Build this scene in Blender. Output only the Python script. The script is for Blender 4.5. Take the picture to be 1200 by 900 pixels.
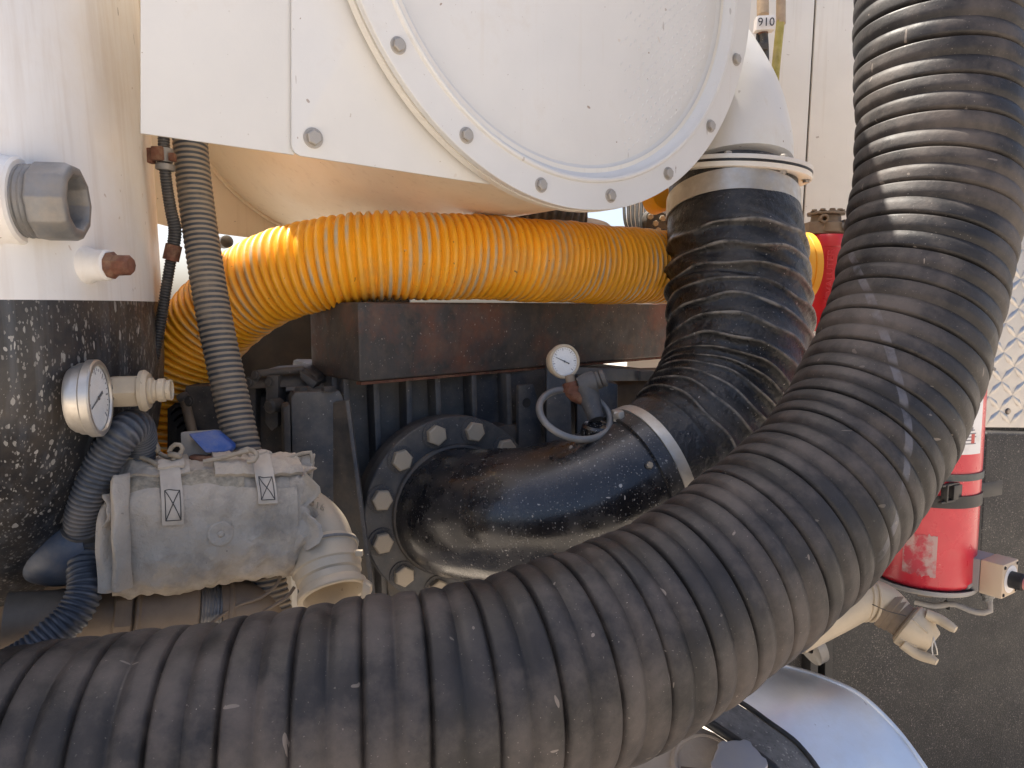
import bpy, bmesh, math, random
import numpy as np
from mathutils import Vector, Matrix, noise
random.seed(4); np.random.seed(4)
for o in list(bpy.data.objects): bpy.data.objects.remove(o, do_unlink=True)
S = bpy.context.scene
COL = S.collection
V3 = Vector
# ------------------------------------------------------------------ camera
FPX, CZ, PITCH = 867.0, 1.55, math.radians(6)
cam = bpy.data.cameras.new('camera'); camo = bpy.data.objects.new('camera', cam); COL.objects.link(camo)
cam.sensor_width = 36; cam.lens = 36 * FPX / 1200; cam.clip_end = 2000; cam.clip_start = 0.02
camo.location = (0, 0, CZ); camo.rotation_euler = (math.radians(90) - PITCH, 0, 0)
S.camera = camo
# ------------------------------------------------------------------ sky and sun
SA, SE = math.radians(-51), math.radians(65)
SUN_TO = V3((math.sin(SA)*math.cos(SE), math.cos(SA)*math.cos(SE), math.sin(SE)))
w = bpy.data.worlds.new('World'); S.world = w; w.use_nodes = True
nt = w.node_tree; bg = nt.nodes['Background']
sky = nt.nodes.new('ShaderNodeTexSky'); sky.sky_type = 'NISHITA'; sky.sun_disc = False
sky.sun_elevation = math.asin(SUN_TO.z)
sky.sun_rotation = math.atan2(SUN_TO.x, SUN_TO.y)
sky.dust_density = 4.0; sky.air_density = 0.7; sky.ozone_density = 0.3
nt.links.new(sky.outputs[0], bg.inputs[0]); bg.inputs[1].default_value = 0.12
sl = bpy.data.lights.new('sun', 'SUN'); sl.energy = 5.0; sl.angle = math.radians(0.5); sl.color = (1, 0.93, 0.82)
so = bpy.data.objects.new('sun', sl); COL.objects.link(so)
so.rotation_euler = (-SUN_TO).to_track_quat('-Z', 'Y').to_euler(); so.location = (-3, 3, 5)
S.view_settings.view_transform = 'Standard'; S.view_settings.look = 'None'
S.view_settings.exposure = 1.42; S.view_settings.gamma = 1; S.view_settings.use_curve_mapping = False
S.render.engine = 'CYCLES'
S.cycles.max_bounces = 8; S.cycles.diffuse_bounces = 5

# ------------------------------------------------------------------ survey helpers (photo measurements -> metres)
FW = V3((0, math.cos(PITCH), -math.sin(PITCH))); UPV = V3((0, math.sin(PITCH), math.cos(PITCH))); RT = V3((1, 0, 0))
CAM = V3((0, 0, CZ)); Z = V3((0, 0, 1))
def ray(x, y): return FW + RT * ((x - 600) / FPX) - UPV * ((y - 450) / FPX)
def P(x, y, d): return CAM + ray(x, y) * d
def H(x, y, p0, n):
    q = ray(x, y); return CAM + q * ((p0 - CAM).dot(n) / q.dot(n))
def UN(deg):
    a = math.radians(deg); return V3((math.cos(a), math.sin(a), 0)), V3((math.sin(a), -math.cos(a), 0))
U, N = UN(36)

# ------------------------------------------------------------------ materials
MATS = {}
def mat(name, col, rough=0.5, metal=0.0, var=0.12, vscale=6.0, dust=None, speck=None, streak=None,
        bump=None, second=None, crest=None, spec=0.5, coat=0.0, aniso=(1, 1, 1), stripe=None, rvar=0.1):
    """procedural material. dust=(colour, threshold, scale, amount); speck=(colour, cells, radius, amount);
    second=(colour, threshold, scale); crest=(colour, lo, hi): colour on the crest attribute"""
    if name in MATS: return MATS[name]
    m = bpy.data.materials.new(name); m.use_nodes = True; MATS[name] = m
    t = m.node_tree; n = t.nodes; L = t.links.new; b = n['Principled BSDF']
    b.inputs['Roughness'].default_value = rough; b.inputs['Metallic'].default_value = metal
    b.inputs['Specular IOR Level'].default_value = spec
    if coat: b.inputs['Coat Weight'].default_value = coat; b.inputs['Coat Roughness'].default_value = 0.15
    tc = n.new('ShaderNodeTexCoord'); mp = n.new('ShaderNodeMapping'); L(tc.outputs['Object'], mp.inputs[0])
    mp.inputs['Scale'].default_value = aniso
    def tex(scale, detail=5, rough_=0.6, src=None, dist=0.0):
        q = n.new('ShaderNodeTexNoise'); q.inputs['Scale'].default_value = scale; q.inputs['Detail'].default_value = detail
        q.inputs['Roughness'].default_value = rough_; q.inputs['Distortion'].default_value = dist
        L((src or mp).outputs[0], q.inputs['Vector']); return q.outputs['Fac']
    def ramp(src, lo, hi, a=0.0, c=1.0):
        r = n.new('ShaderNodeMapRange'); r.inputs[1].default_value = lo; r.inputs[2].default_value = hi
        r.inputs[3].default_value = a; r.inputs[4].default_value = c; L(src, r.inputs[0]); return r.outputs[0]
    def mul(a, c):
        r = n.new('ShaderNodeMath'); r.operation = 'MULTIPLY'; L(a, r.inputs[0])
        if isinstance(c, float): r.inputs[1].default_value = c
        else: L(c, r.inputs[1])
        return r.outputs[0]
    def mixc(fac, a, c):
        r = n.new('ShaderNodeMix'); r.data_type = 'RGBA'
        L(fac, r.inputs[0])
        for k, v in ((6, a), (7, c)):
            if isinstance(v, tuple): r.inputs[k].default_value = (*v, 1)
            else: L(v, r.inputs[k])
        return r.outputs[2]
    lo = tuple(c * (1 - var) for c in col); hi = tuple(min(1, c * (1 + var)) for c in col)
    cur = mixc(ramp(tex(vscale), 0.3, 0.7), lo, hi)
    if second: cur = mixc(ramp(tex(second[2], 8, 0.65), second[1] - 0.06, second[1] + 0.06), cur, second[0])
    if crest:
        at = n.new('ShaderNodeAttribute'); at.attribute_name = 'crest'
        f = ramp(at.outputs['Fac'], crest[1], crest[2])
        f = mul(f, ramp(tex(crest[3] if len(crest) > 3 else 30, 6), 0.35, 0.6)) if len(crest) > 3 else f
        cur = mixc(f, cur, crest[0])
    if stripe:
        uv = n.new('ShaderNodeUVMap'); sp = n.new('ShaderNodeSeparateXYZ'); L(uv.outputs[0], sp.inputs[0])
        su, wu, s0, s1, ku, sc = stripe
        # centre line drifts slowly along the length
        a1 = n.new('ShaderNodeMath'); a1.operation = 'MULTIPLY_ADD'; L(sp.outputs[1], a1.inputs[0]); a1.inputs[1].default_value = ku; a1.inputs[2].default_value = su
        a2 = n.new('ShaderNodeMath'); a2.operation = 'SUBTRACT'; L(sp.outputs[0], a2.inputs[0]); L(a1.outputs[0], a2.inputs[1])
        a3 = n.new('ShaderNodeMath'); a3.operation = 'ABSOLUTE'; L(a2.outputs[0], a3.inputs[0])
        f = mul(ramp(a3.outputs[0], wu, wu * 0.8), mul(ramp(sp.outputs[1], s0, s0 + 0.02), ramp(sp.outputs[1], s1, s1 - 0.05)))
        ac = n.new('ShaderNodeAttribute'); ac.attribute_name = 'crest'
        f = mul(mul(f, ramp(tex(40, 5), 0.38, 0.56, 0.1, 1.0)), ramp(ac.outputs['Fac'], 0.45, 0.8))
        cur = mixc(mul(f, 0.85), cur, sc)
    if streak:   # (colour, threshold, amount): runs down the surface
        mp2 = n.new('ShaderNodeMapping'); mp2.inputs['Scale'].default_value = (60, 60, 3.0); L(tc.outputs['Object'], mp2.inputs[0])
        f = mul(ramp(tex(1.0, 4, 0.6, mp2), streak[1], streak[1] + 0.2), float(streak[2])); cur = mixc(f, cur, streak[0])
    rr = ramp(tex(vscale * 2.3, 5), 0.3, 0.7, max(0.02, rough - rvar), min(1, rough + rvar))
    if dust:
        f = mul(ramp(tex(dust[2], 8, 0.68), dust[1] - 0.12, dust[1] + 0.12), float(dust[3]))
        cur = mixc(f, cur, dust[0])
        r2 = n.new('ShaderNodeMix'); L(f, r2.inputs[0]); L(rr, r2.inputs[2]); r2.inputs[3].default_value = 0.85; rr = r2.outputs[0]
    for s_ in (speck if isinstance(speck, list) else [speck] if speck else []):
        vo = n.new('ShaderNodeTexVoronoi'); vo.inputs['Scale'].default_value = s_[1]
        mpv = n.new('ShaderNodeMapping'); mpv.inputs['Scale'].default_value = s_[4] if len(s_) > 4 else (1, 1, 1)
        L(tc.outputs['Object'], mpv.inputs[0])
        nd = n.new('ShaderNodeTexNoise'); nd.inputs['Scale'].default_value = s_[1] * 1.3; L(mpv.outputs[0], nd.inputs['Vector'])
        ad = n.new('ShaderNodeVectorMath'); ad.operation = 'MULTIPLY_ADD'; L(nd.outputs['Color'], ad.inputs[0])
        ad.inputs[1].default_value = (0.8 / s_[1],) * 3; L(mpv.outputs[0], ad.inputs[2]); L(ad.outputs[0], vo.inputs['Vector'])
        wn = n.new('ShaderNodeSeparateColor'); L(vo.outputs['Color'], wn.inputs[0])
        th = ramp(wn.outputs[0], 0.0, 1.0, -0.45*s_[2], 1.6*s_[2])          # only about half of the cells carry a fleck, of uneven size
        lt = n.new('ShaderNodeMath'); lt.operation = 'LESS_THAN'; L(vo.outputs['Distance'], lt.inputs[0]); L(th, lt.inputs[1])
        cl_ = ramp(tex(3.2, 3, 0.6), 0.34, 0.62, 0.40, 1.25)       # flecks gather in patches
        cur = mixc(mul(mul(lt.outputs[0], cl_), float(s_[3])), cur, s_[0])
    L(cur, b.inputs['Base Color']); L(rr, b.inputs['Roughness'])
    if bump:
        bl = bump if isinstance(bump, list) else [bump]
        prev = None
        for sc, st in bl:
            bn = n.new('ShaderNodeBump'); bn.inputs['Strength'].default_value = 1.0; bn.inputs['Distance'].default_value = st
            L(tex(sc, 6, 0.65), bn.inputs['Height'])
            if prev: L(prev.outputs[0], bn.inputs['Normal'])
            prev = bn
        L(prev.outputs[0], b.inputs['Normal'])
    return m

M_WHITE = mat('white_paint', (0.67, 0.66, 0.635), 0.38, var=0.04, vscale=5, streak=((0.55, 0.46, 0.34), 0.62, 0.22),
              dust=((0.50, 0.43, 0.34), 0.66, 5, 0.5), speck=[((0.26, 0.17, 0.11), 34, 0.055, 0.8), ((0.50, 0.38, 0.27), 16, 0.06, 0.35), ((0.30, 0.24, 0.2), 85, 0.05, 0.6), ((0.25, 0.2, 0.17), 34, 0.05, 0.6, (1, 1, 0.22))], bump=[(9, 0.0012), (160, 0.0001)])
M_WHITEC = mat('cream_paint', (0.76, 0.72, 0.64), 0.42, var=0.05, vscale=4, streak=((0.5, 0.4, 0.28), 0.58, 0.25),
               speck=((0.25, 0.17, 0.1), 40, 0.07, 0.5), bump=[(6, 0.001)])
M_DRUM = mat('cream_paint_bounce_tint', (0.76, 0.66, 0.50), 0.5, var=0.06, vscale=4, streak=((0.45, 0.34, 0.22), 0.56, 0.3), speck=((0.25, 0.17, 0.1), 40, 0.05, 0.5), bump=[(6, 0.001)])  # cream paint, tinted tan to carry the yellow hose's orange bounce light
M_TANKW = mat('tank_white_paint', (0.74, 0.72, 0.69), 0.42, var=0.05, vscale=4, streak=((0.52, 0.44, 0.36), 0.5, 0.28),
              dust=((0.62, 0.50, 0.36), 0.62, 3, 0.45), speck=[((0.10, 0.08, 0.07), 46, 0.07, 0.8, (1, 1, 0.35)), ((0.4, 0.3, 0.22), 30, 0.06, 0.6)], bump=[(4, 0.002), (120, 0.0001)])
M_TANKB = mat('tank_black_paint', (0.017, 0.018, 0.021), 0.40, var=0.4, vscale=6, streak=((0.09, 0.10, 0.115), 0.5, 0.55),
              dust=((0.16, 0.12, 0.08), 0.60, 5, 0.5),
              speck=[((0.45, 0.42, 0.38), 80, 0.16, 0.8, (1, 1, 0.40)), ((0.40, 0.37, 0.33), 30, 0.06, 0.8, (1, 1, 0.6)), ((0.4, 0.38, 0.34), 160, 0.22, 0.65, (1, 1, 0.4)), ((0.3, 0.28, 0.25), 320, 0.28, 0.55, (1, 1, 0.5))], bump=[(60, 0.0005)])
M_RUBBER = mat('hose_rubber', (0.0155, 0.0140, 0.0138), 0.52, var=0.25, vscale=9, dust=((0.14, 0.114, 0.097), 0.575, 7, 0.6),
               speck=[((0.36, 0.32, 0.28), 90, 0.038, 0.6), ((0.30, 0.25, 0.21), 34, 0.06, 0.6, (1, 1, 0.2)), ((0.26, 0.22, 0.185), 40, 0.06, 0.55, (0.25, 1, 1)), ((0.3, 0.26, 0.22), 150, 0.06, 0.55), ((0.2, 0.17, 0.15), 190, 0.09, 0.5)], bump=[(40, 0.0010), (240, 0.0003)],
               crest=((0.040, 0.035, 0.033), 0.6, 1.0, 14), stripe=(1.688, 0.0095, 0.92, 1.40, -0.77, (0.10, 0.10, 0.115)), spec=0.35)
M_SLEEVE = mat('sleeve_rubber', (0.012, 0.012, 0.0125), 0.34, var=0.3, vscale=14, dust=((0.12, 0.105, 0.09), 0.60, 13, 0.5),
               crest=((0.24, 0.21, 0.17), 0.62, 0.95, 30), speck=[((0.5, 0.46, 0.42), 60, 0.06, 0.8), ((0.45, 0.42, 0.38), 170, 0.1, 0.6), ((0.45, 0.42, 0.38), 40, 0.05, 0.6, (0.3, 0.3, 1.6))], bump=[(26, 0.007), (110, 0.0010)])
M_YELLOW = mat('yellow_hose', (0.86, 0.39, 0.018), 0.42, var=0.1, vscale=10, crest=((0.46, 0.37, 0.24), 0.78, 0.98, 16),
               dust=((0.40, 0.27, 0.13), 0.62, 9, 0.55), speck=[((0.12, 0.08, 0.04), 46, 0.06, 0.8), ((0.5, 0.42, 0.3), 70, 0.08, 0.6)], bump=(120, 0.0003))
M_GREYHOSE = mat('grey_hose', (0.045, 0.05, 0.058), 0.6, var=0.15, vscale=20, crest=((0.24, 0.19, 0.135), 0.35, 0.75), dust=((0.3, 0.24, 0.17), 0.6, 14, 0.5), bump=(150, 0.0004))
M_LOOM = mat('black_loom', (0.018, 0.018, 0.019), 0.5, var=0.2, crest=((0.07, 0.065, 0.06), 0.5, 1.0), dust=((0.2, 0.16, 0.12), 0.64, 22, 0.4))
M_BLUEHOSE = mat('slate_hose', (0.035, 0.042, 0.055), 0.5, var=0.2, crest=((0.15, 0.155, 0.17), 0.45, 1.0, 26), dust=((0.25, 0.2, 0.15), 0.62, 12, 0.55), bump=(120, 0.0004))
M_PIPE = mat('black_gloss_pipe', (0.010, 0.010, 0.012), 0.20, var=0.4, vscale=12, dust=((0.09, 0.085, 0.08), 0.55, 9, 0.45), coat=0.3,
             speck=[((0.55, 0.52, 0.48), 26, 0.065, 0.85, (1, 0.6, 1)), ((0.5, 0.47, 0.43), 60, 0.07, 0.8, (0.35, 1, 1.0)), ((0.45, 0.42, 0.38), 130, 0.12, 0.7, (1, 1, 0.5)), ((0.35, 0.33, 0.3), 260, 0.2, 0.55)], bump=[(18, 0.0006), (150, 0.0003)])
M_BLUEST = mat('blue_black_steel', (0.037, 0.041, 0.050), 0.45, var=0.3, vscale=14, dust=((0.17, 0.15, 0.125), 0.52, 9, 0.65),
               speck=[((0.4, 0.37, 0.33), 90, 0.09, 0.7), ((0.35, 0.32, 0.28), 200, 0.1, 0.5)], bump=[(60, 0.0006)])
M_CAST = mat('dusty_cast_iron', (0.040, 0.040, 0.042), 0.6, var=0.3, vscale=16, dust=((0.16, 0.13, 0.10), 0.52, 9, 0.7), speck=((0.35, 0.3, 0.25), 120, 0.1, 0.5), bump=[(90, 0.0008)])
M_BEAM = mat('rusty_beam', (0.055, 0.050, 0.047), 0.6, var=0.3, vscale=18, second=((0.145, 0.064, 0.040), 0.53, 5.0),
             dust=((0.17, 0.125, 0.09), 0.6, 30, 0.5), speck=[((0.4, 0.35, 0.3), 150, 0.12, 0.6), ((0.42, 0.37, 0.31), 70, 0.09, 0.7)], bump=[(80, 0.0006), (14, 0.001)])
M_RUST = mat('rusted_iron', (0.13, 0.05, 0.028), 0.8, var=0.4, vscale=60, dust=((0.3, 0.2, 0.12), 0.6, 40, 0.6), bump=(140, 0.0012))
M_BRASS = mat('dusty_brass_brown', (0.17, 0.125, 0.085), 0.6, 0.15, var=0.2, vscale=16, dust=((0.28, 0.22, 0.16), 0.5, 9, 0.6), bump=(100, 0.0005))
M_ALU = mat('dusty_aluminium', (0.50, 0.42, 0.31), 0.55, 0.25, var=0.12, vscale=14, dust=((0.50, 0.41, 0.29), 0.5, 10, 0.7), speck=((0.2, 0.16, 0.12), 80, 0.07, 0.6), bump=[(120, 0.0004), (12, 0.0008)])
M_ZINC = mat('worn_zinc', (0.55, 0.52, 0.46), 0.38, 0.75, var=0.15, vscale=30, dust=((0.5, 0.43, 0.33), 0.52, 20, 0.6), bump=(140, 0.0003))
M_GREYMETAL = mat('grey_cast_metal', (0.20, 0.20, 0.20), 0.5, 0.5, var=0.2, vscale=24, dust=((0.36, 0.31, 0.25), 0.58, 18, 0.6), bump=(120, 0.0005))
M_BOLT = mat('dusty_bolt_head', (0.40, 0.35, 0.28), 0.6, 0.3, var=0.2, vscale=40, dust=((0.42, 0.35, 0.26), 0.5, 40, 0.7), bump=(200, 0.0003))
M_BOLTZ = mat('zinc_bolt', (0.42, 0.385, 0.34), 0.45, 0.5, var=0.2, vscale=60, bump=(200, 0.0002))
M_STEEL = mat('stainless', (0.60, 0.56, 0.50), 0.40, 0.85, var=0.1, vscale=20, dust=((0.5, 0.43, 0.34), 0.6, 16, 0.6))
M_FENDER = mat('bare_aluminium_sheet', (0.74, 0.76, 0.78), 0.42, 0.8, var=0.06, vscale=7, dust=((0.6, 0.55, 0.47), 0.6, 6, 0.45), speck=((0.3, 0.27, 0.24), 40, 0.06, 0.5), bump=[(160, 0.0002), (8, 0.0008)])
M_TREAD = mat('tread_plate_aluminium', (0.46, 0.44, 0.42), 0.40, 0.85, var=0.08, vscale=14, dust=((0.5, 0.42, 0.34), 0.62, 9, 0.4), bump=(120, 0.0002))
M_RED = mat('red_enamel', (0.58, 0.022, 0.042), 0.3, var=0.08, vscale=12, dust=((0.55, 0.16, 0.13), 0.62, 12, 0.45), speck=((0.75, 0.5, 0.45), 90, 0.07, 0.6), coat=0.2, bump=(60, 0.0003))
M_REDF = mat('red_filter_paint', (0.52, 0.012, 0.022), 0.35, var=0.08, coat=0.2)
M_BLACKPANEL = mat('speckled_black_panel', (0.012, 0.012, 0.013), 0.42, var=0.4, vscale=10, dust=((0.06, 0.053, 0.046), 0.56, 7, 0.5),
                   speck=[((0.26, 0.23, 0.20), 230, 0.2, 0.6), ((0.36, 0.33, 0.29), 70, 0.045, 0.6), ((0.17, 0.15, 0.13), 420, 0.3, 0.55)], bump=[(260, 0.0012), (40, 0.0006)])
M_DARK = mat('dark_engine_panel', (0.016, 0.014, 0.013), 0.6, var=0.3, dust=((0.08, 0.06, 0.045), 0.56, 8, 0.6), speck=((0.3, 0.25, 0.18), 60, 0.07, 0.6))
M_CANVAS = mat('grey_insulation_canvas', (0.45, 0.39, 0.32), 0.9, var=0.16, vscale=9, dust=((0.50, 0.42, 0.32), 0.52, 6, 0.6), second=((0.22, 0.20, 0.175), 0.56, 7), speck=((0.12, 0.11, 0.1), 50, 0.05, 0.6), bump=[(700, 0.0004), (20, 0.010)], spec=0.2)
M_STRAP = mat('woven_strap', (0.50, 0.435, 0.36), 0.9, var=0.12, vscale=20, dust=((0.48, 0.41, 0.32), 0.56, 14, 0.5), bump=[(900, 0.0004)], spec=0.2)
M_VELCRO = mat('fuzzy_velcro', (0.36, 0.31, 0.235), 0.95, var=0.3, vscale=160, bump=[(600, 0.0016)], spec=0.1)
M_STITCH = mat('dark_thread', (0.07, 0.065, 0.06), 0.9, var=0.2)
M_CORD = mat('dirty_cord', (0.34, 0.29, 0.225), 0.9, var=0.2, vscale=60, bump=(400, 0.0006), spec=0.2)
M_BLUE = mat('blue_grip', (0.016, 0.075, 0.30), 0.5, var=0.15, dust=((0.36, 0.33, 0.28), 0.56, 14, 0.55), bump=(120, 0.0004))
M_DUSTGREY = mat('dusty_grey_lever', (0.33, 0.30, 0.26), 0.7, var=0.15, dust=((0.45, 0.39, 0.31), 0.5, 12, 0.6))
M_DIAL = mat('dial_white', (0.78, 0.77, 0.74), 0.5, var=0.04, dust=((0.6, 0.54, 0.45), 0.6, 20, 0.4))
M_INK = mat('black_ink', (0.03, 0.03, 0.035), 0.6, var=0.1)
M_LABEL = mat('white_label', (0.76, 0.73, 0.70), 0.55, var=0.05, dust=((0.55, 0.46, 0.38), 0.64, 20, 0.5))
M_PRINT = mat('grey_print', (0.20, 0.19, 0.20), 0.6, var=0.2)
M_REDPRINT = mat('red_print', (0.5, 0.10, 0.08), 0.6, var=0.1)
M_BLACK = mat('black_plastic', (0.017, 0.017, 0.018), 0.45, var=0.2, dust=((0.14, 0.12, 0.1), 0.62, 14, 0.4))
M_GREYSTRAP = mat('grey_strap', (0.10, 0.11, 0.10), 0.7, var=0.2, dust=((0.25, 0.22, 0.18), 0.6, 20, 0.5))
M_BOXGREY = mat('control_box_grey', (0.30, 0.29, 0.28), 0.6, var=0.1, dust=((0.4, 0.34, 0.26), 0.55, 12, 0.6))
M_BOXCREAM = mat('control_box_cream', (0.58, 0.45, 0.31), 0.6, var=0.1, dust=((0.5, 0.42, 0.33), 0.55, 12, 0.5))
M_PINK = mat('faded_red_knob', (0.62, 0.20, 0.19), 0.5, var=0.15, dust=((0.6, 0.42, 0.36), 0.55, 14, 0.5))
M_BROWN = mat('brown_pipe_paint', (0.10, 0.068, 0.042), 0.55, var=0.25, vscale=8, dust=((0.2, 0.15, 0.1), 0.56, 8, 0.6), bump=(70, 0.0005))
M_GREENY = mat('yellow_green_sleeve', (0.42, 0.36, 0.06), 0.6, var=0.3, vscale=40, dust=((0.4, 0.31, 0.2), 0.52, 20, 0.7))
M_TAN = mat('tan_tape', (0.42, 0.31, 0.2), 0.7, var=0.2, vscale=30)
M_BEIGE = mat('beige_casting', (0.36, 0.31, 0.26), 0.8, var=0.15, vscale=10, dust=((0.28, 0.23, 0.19), 0.5, 7, 0.6), speck=((0.15, 0.12, 0.1), 60, 0.08, 0.5), bump=[(50, 0.001)])
M_GRIT = mat('gritty_grey_strip', (0.15, 0.145, 0.14), 0.8, var=0.3, vscale=60, speck=[((0.45, 0.42, 0.38), 150, 0.2, 0.7), ((0.03, 0.03, 0.03), 220, 0.2, 0.6)], bump=(200, 0.0012))
M_GROUND = mat('pale_gravel', (0.42, 0.37, 0.31), 0.95, var=0.2, vscale=3, speck=((0.25, 0.22, 0.19), 30, 0.3, 0.6), bump=(30, 0.01))

# ------------------------------------------------------------------ mesh helpers (all in world metres)
def frame(axis, hint=None):
    a = V3(axis).normalized(); h = V3(hint) if hint is not None else (Z if abs(a.z) < 0.9 else V3((0, 1, 0)))
    u = h.cross(a)
    u.normalize(); v = a.cross(u); return u, v, a
class MB:
    def __init__(s): s.v = []; s.f = []; s.uv = None; s.crest = None
    def add(s, vs, fs):
        k = len(s.v); s.v += [tuple(p) for p in vs]; s.f += [tuple(i + k for i in f) for f in fs]; return s
    def prism(s, poly, vec):
        n = len(poly); vec = V3(vec); a = [V3(p) for p in poly]
        nrm = sum(((a[i]-a[0]).cross(a[(i+1) % n]-a[0]) for i in range(1, n)), V3((0, 0, 0)))
        if nrm.dot(vec) > 0: a.reverse()
        vs = a + [p + vec for p in a]
        fs = [tuple(range(n)), tuple(range(2*n-1, n-1, -1))] + [((i+1) % n, i, i+n, (i+1) % n+n) for i in range(n)]
        return s.add(vs, fs)
    def box(s, c, dims, ax=None):
        c = V3(c); X, Y, W = ax if ax else (V3((1, 0, 0)), V3((0, 1, 0)), Z)
        X, Y, W = X*dims[0]/2, Y*dims[1]/2, W*dims[2]/2
        return s.prism([c-X-Y-W, c+X-Y-W, c+X+Y-W, c-X+Y-W], W*2)
    def lathe(s, o, axis, prof, seg=48, hint=None, cap=True, a0=0.0, a1=2*math.pi):
        u, v, a = frame(axis, hint); o = V3(o); n = len(prof); full = abs(a1-a0-2*math.pi) < 1e-6
        ns = seg if full else seg + 1
        vs = []
        for i in range(ns):
            t = a0 + (a1-a0)*i/seg; d = u*math.cos(t) + v*math.sin(t)
            for h, r in prof: vs.append(o + a*h + d*r)
        fs = []
        for i in range(seg):
            j = (i+1) % ns if full else i+1
            for k in range(n-1): fs.append((i*n+k, j*n+k, j*n+k+1, i*n+k+1))
        if cap and full:
            if prof[0][1] > 1e-5: fs.append(tuple(i*n for i in range(ns))[::-1])
            if prof[-1][1] > 1e-5: fs.append(tuple(i*n+n-1 for i in range(ns)))
        return s.add(vs, fs)
    def tube(s, pts, r, seg=12, n=None, cap=True):
        m = sweep(pts, r, seg=seg, n=n, cap=cap); return s.add(m.v, m.f)
    def torus(s, c, axis, R, r, seg=48, rs=10):
        return s.lathe(c, axis, [(r*math.sin(t), R + r*math.cos(t)) for t in [2*math.pi*k/rs for k in range(rs+1)]], seg, cap=False)
def catmull(pts, n):
    p = np.array([list(q) for q in pts], float)
    if len(p) == 2: return np.linspace(p[0], p[1], n)
    q = np.vstack([2*p[0]-p[1], p, 2*p[-1]-p[-2]])
    out = []
    for i in range(len(p)-1):
        a, b, c, d = q[i], q[i+1], q[i+2], q[i+3]
        for t in np.linspace(0, 1, 40, endpoint=False):
            out.append(0.5*((2*b)+(-a+c)*t+(2*a-5*b+4*c-d)*t*t+(-a+3*b-3*c+d)*t**3))
    out.append(p[-1]); out = np.array(out)
    L = np.concatenate([[0], np.cumsum(np.linalg.norm(np.diff(out[:, :3], axis=0), axis=1))])
    s = np.linspace(0, L[-1], n)
    return np.stack([np.interp(s, L, out[:, k]) for k in range(out.shape[1])], 1)
def length(pts):
    c = catmull([list(p)[:3] for p in pts], 400); return float(np.linalg.norm(np.diff(c, axis=0), axis=1).sum())
def sweep(pts, r, seg=32, n=None, fn=None, cap=True, start=None):
    """tube along a smooth path; fn(s, theta, R) -> (radius, crest 0..1), arrays"""
    L = length(pts); n = n or max(8, int(L/0.01))
    rs = r if hasattr(r, '__len__') else [r]*len(pts)
    c = catmull([list(p)[:3] + [q] for p, q in zip(pts, rs)], n); R = c[:, 3]; c = c[:, :3]
    T = np.gradient(c, axis=0); T /= np.linalg.norm(T, axis=1)[:, None]
    u = np.array(frame(T[0], start)[0]); fr = []
    for i in range(n):
        u = u - T[i]*np.dot(u, T[i]); u /= np.linalg.norm(u); fr.append((u.copy(), np.cross(T[i], u)))
    s = np.linspace(0, L, n)[:, None]; th = np.linspace(0, 2*math.pi, seg, endpoint=False)[None]
    if fn: rad, cr = fn(s, th, R[:, None])
    else: rad = np.repeat(R[:, None], seg, 1); cr = None
    rad = np.broadcast_to(rad, (n, seg))
    A = np.array([f[0] for f in fr]); B = np.array([f[1] for f in fr])
    pos = c[:, None, :] + rad[..., None]*(np.cos(th)[..., None]*A[:, None, :] + np.sin(th)[..., None]*B[:, None, :])
    m = MB(); m.v = [tuple(p) for p in pos.reshape(-1, 3)]
    for i in range(n-1):
        for j in range(seg):
            k = (j+1) % seg; m.f.append((i*seg+j, i*seg+k, (i+1)*seg+k, (i+1)*seg+j))
    if cap: m.f.append(tuple(range(seg))[::-1]); m.f.append(tuple((n-1)*seg+j for j in range(seg)))
    if cr is not None:
        m.crest = np.broadcast_to(cr, (n, seg)).reshape(-1).copy(); m.uv = (n, seg, L)
    return m
def helix_sweep(pts, R, pitch, rows, seg, fn):
    L = length(pts); c = catmull([list(p)[:3] for p in pts], 900)
    T = np.gradient(c, axis=0); T /= np.linalg.norm(T, axis=1)[:, None]
    u = np.array(frame(T[0])[0]); A = []
    for t in T:
        u = u - t*np.dot(u, t); u /= np.linalg.norm(u); A.append(u.copy())
    A = np.array(A); B = np.cross(T, A); sg = np.linspace(0, L, 900)
    n = int((L-pitch)/(pitch/rows)); th = np.linspace(0, 2*math.pi, seg, endpoint=False)[None]
    s_ = pitch + (pitch/rows)*np.arange(n)[:, None] - pitch*th/(2*math.pi)
    ip = lambda arr: np.stack([np.interp(s_, sg, arr[:, k]) for k in range(3)], -1)
    rad, cr = fn(s_, th, R)
    pos = ip(c) + rad[..., None]*(np.cos(th)[..., None]*ip(A) + np.sin(th)[..., None]*ip(B))
    m = MB(); m.v = [tuple(p) for p in pos.reshape(-1, 3)]
    for i in range(rows, n-1):
        for j in range(seg-1): m.f.append((i*seg+j, i*seg+j+1, (i+1)*seg+j+1, (i+1)*seg+j))
        m.f.append((i*seg+seg-1, (i-rows)*seg, (i+1-rows)*seg, (i+1)*seg+seg-1))
    for i in range(rows):
        for j in range(seg-1): m.f.append((i*seg+j, i*seg+j+1, (i+1)*seg+j+1, (i+1)*seg+j))
    m.crest = np.broadcast_to(cr, (n, seg)).reshape(-1).copy()
    m.uvs = np.stack([np.broadcast_to(th/(2*math.pi), (n, seg)).reshape(-1), s_.reshape(-1)], 1); m.uv = 'given'
    return m
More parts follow.
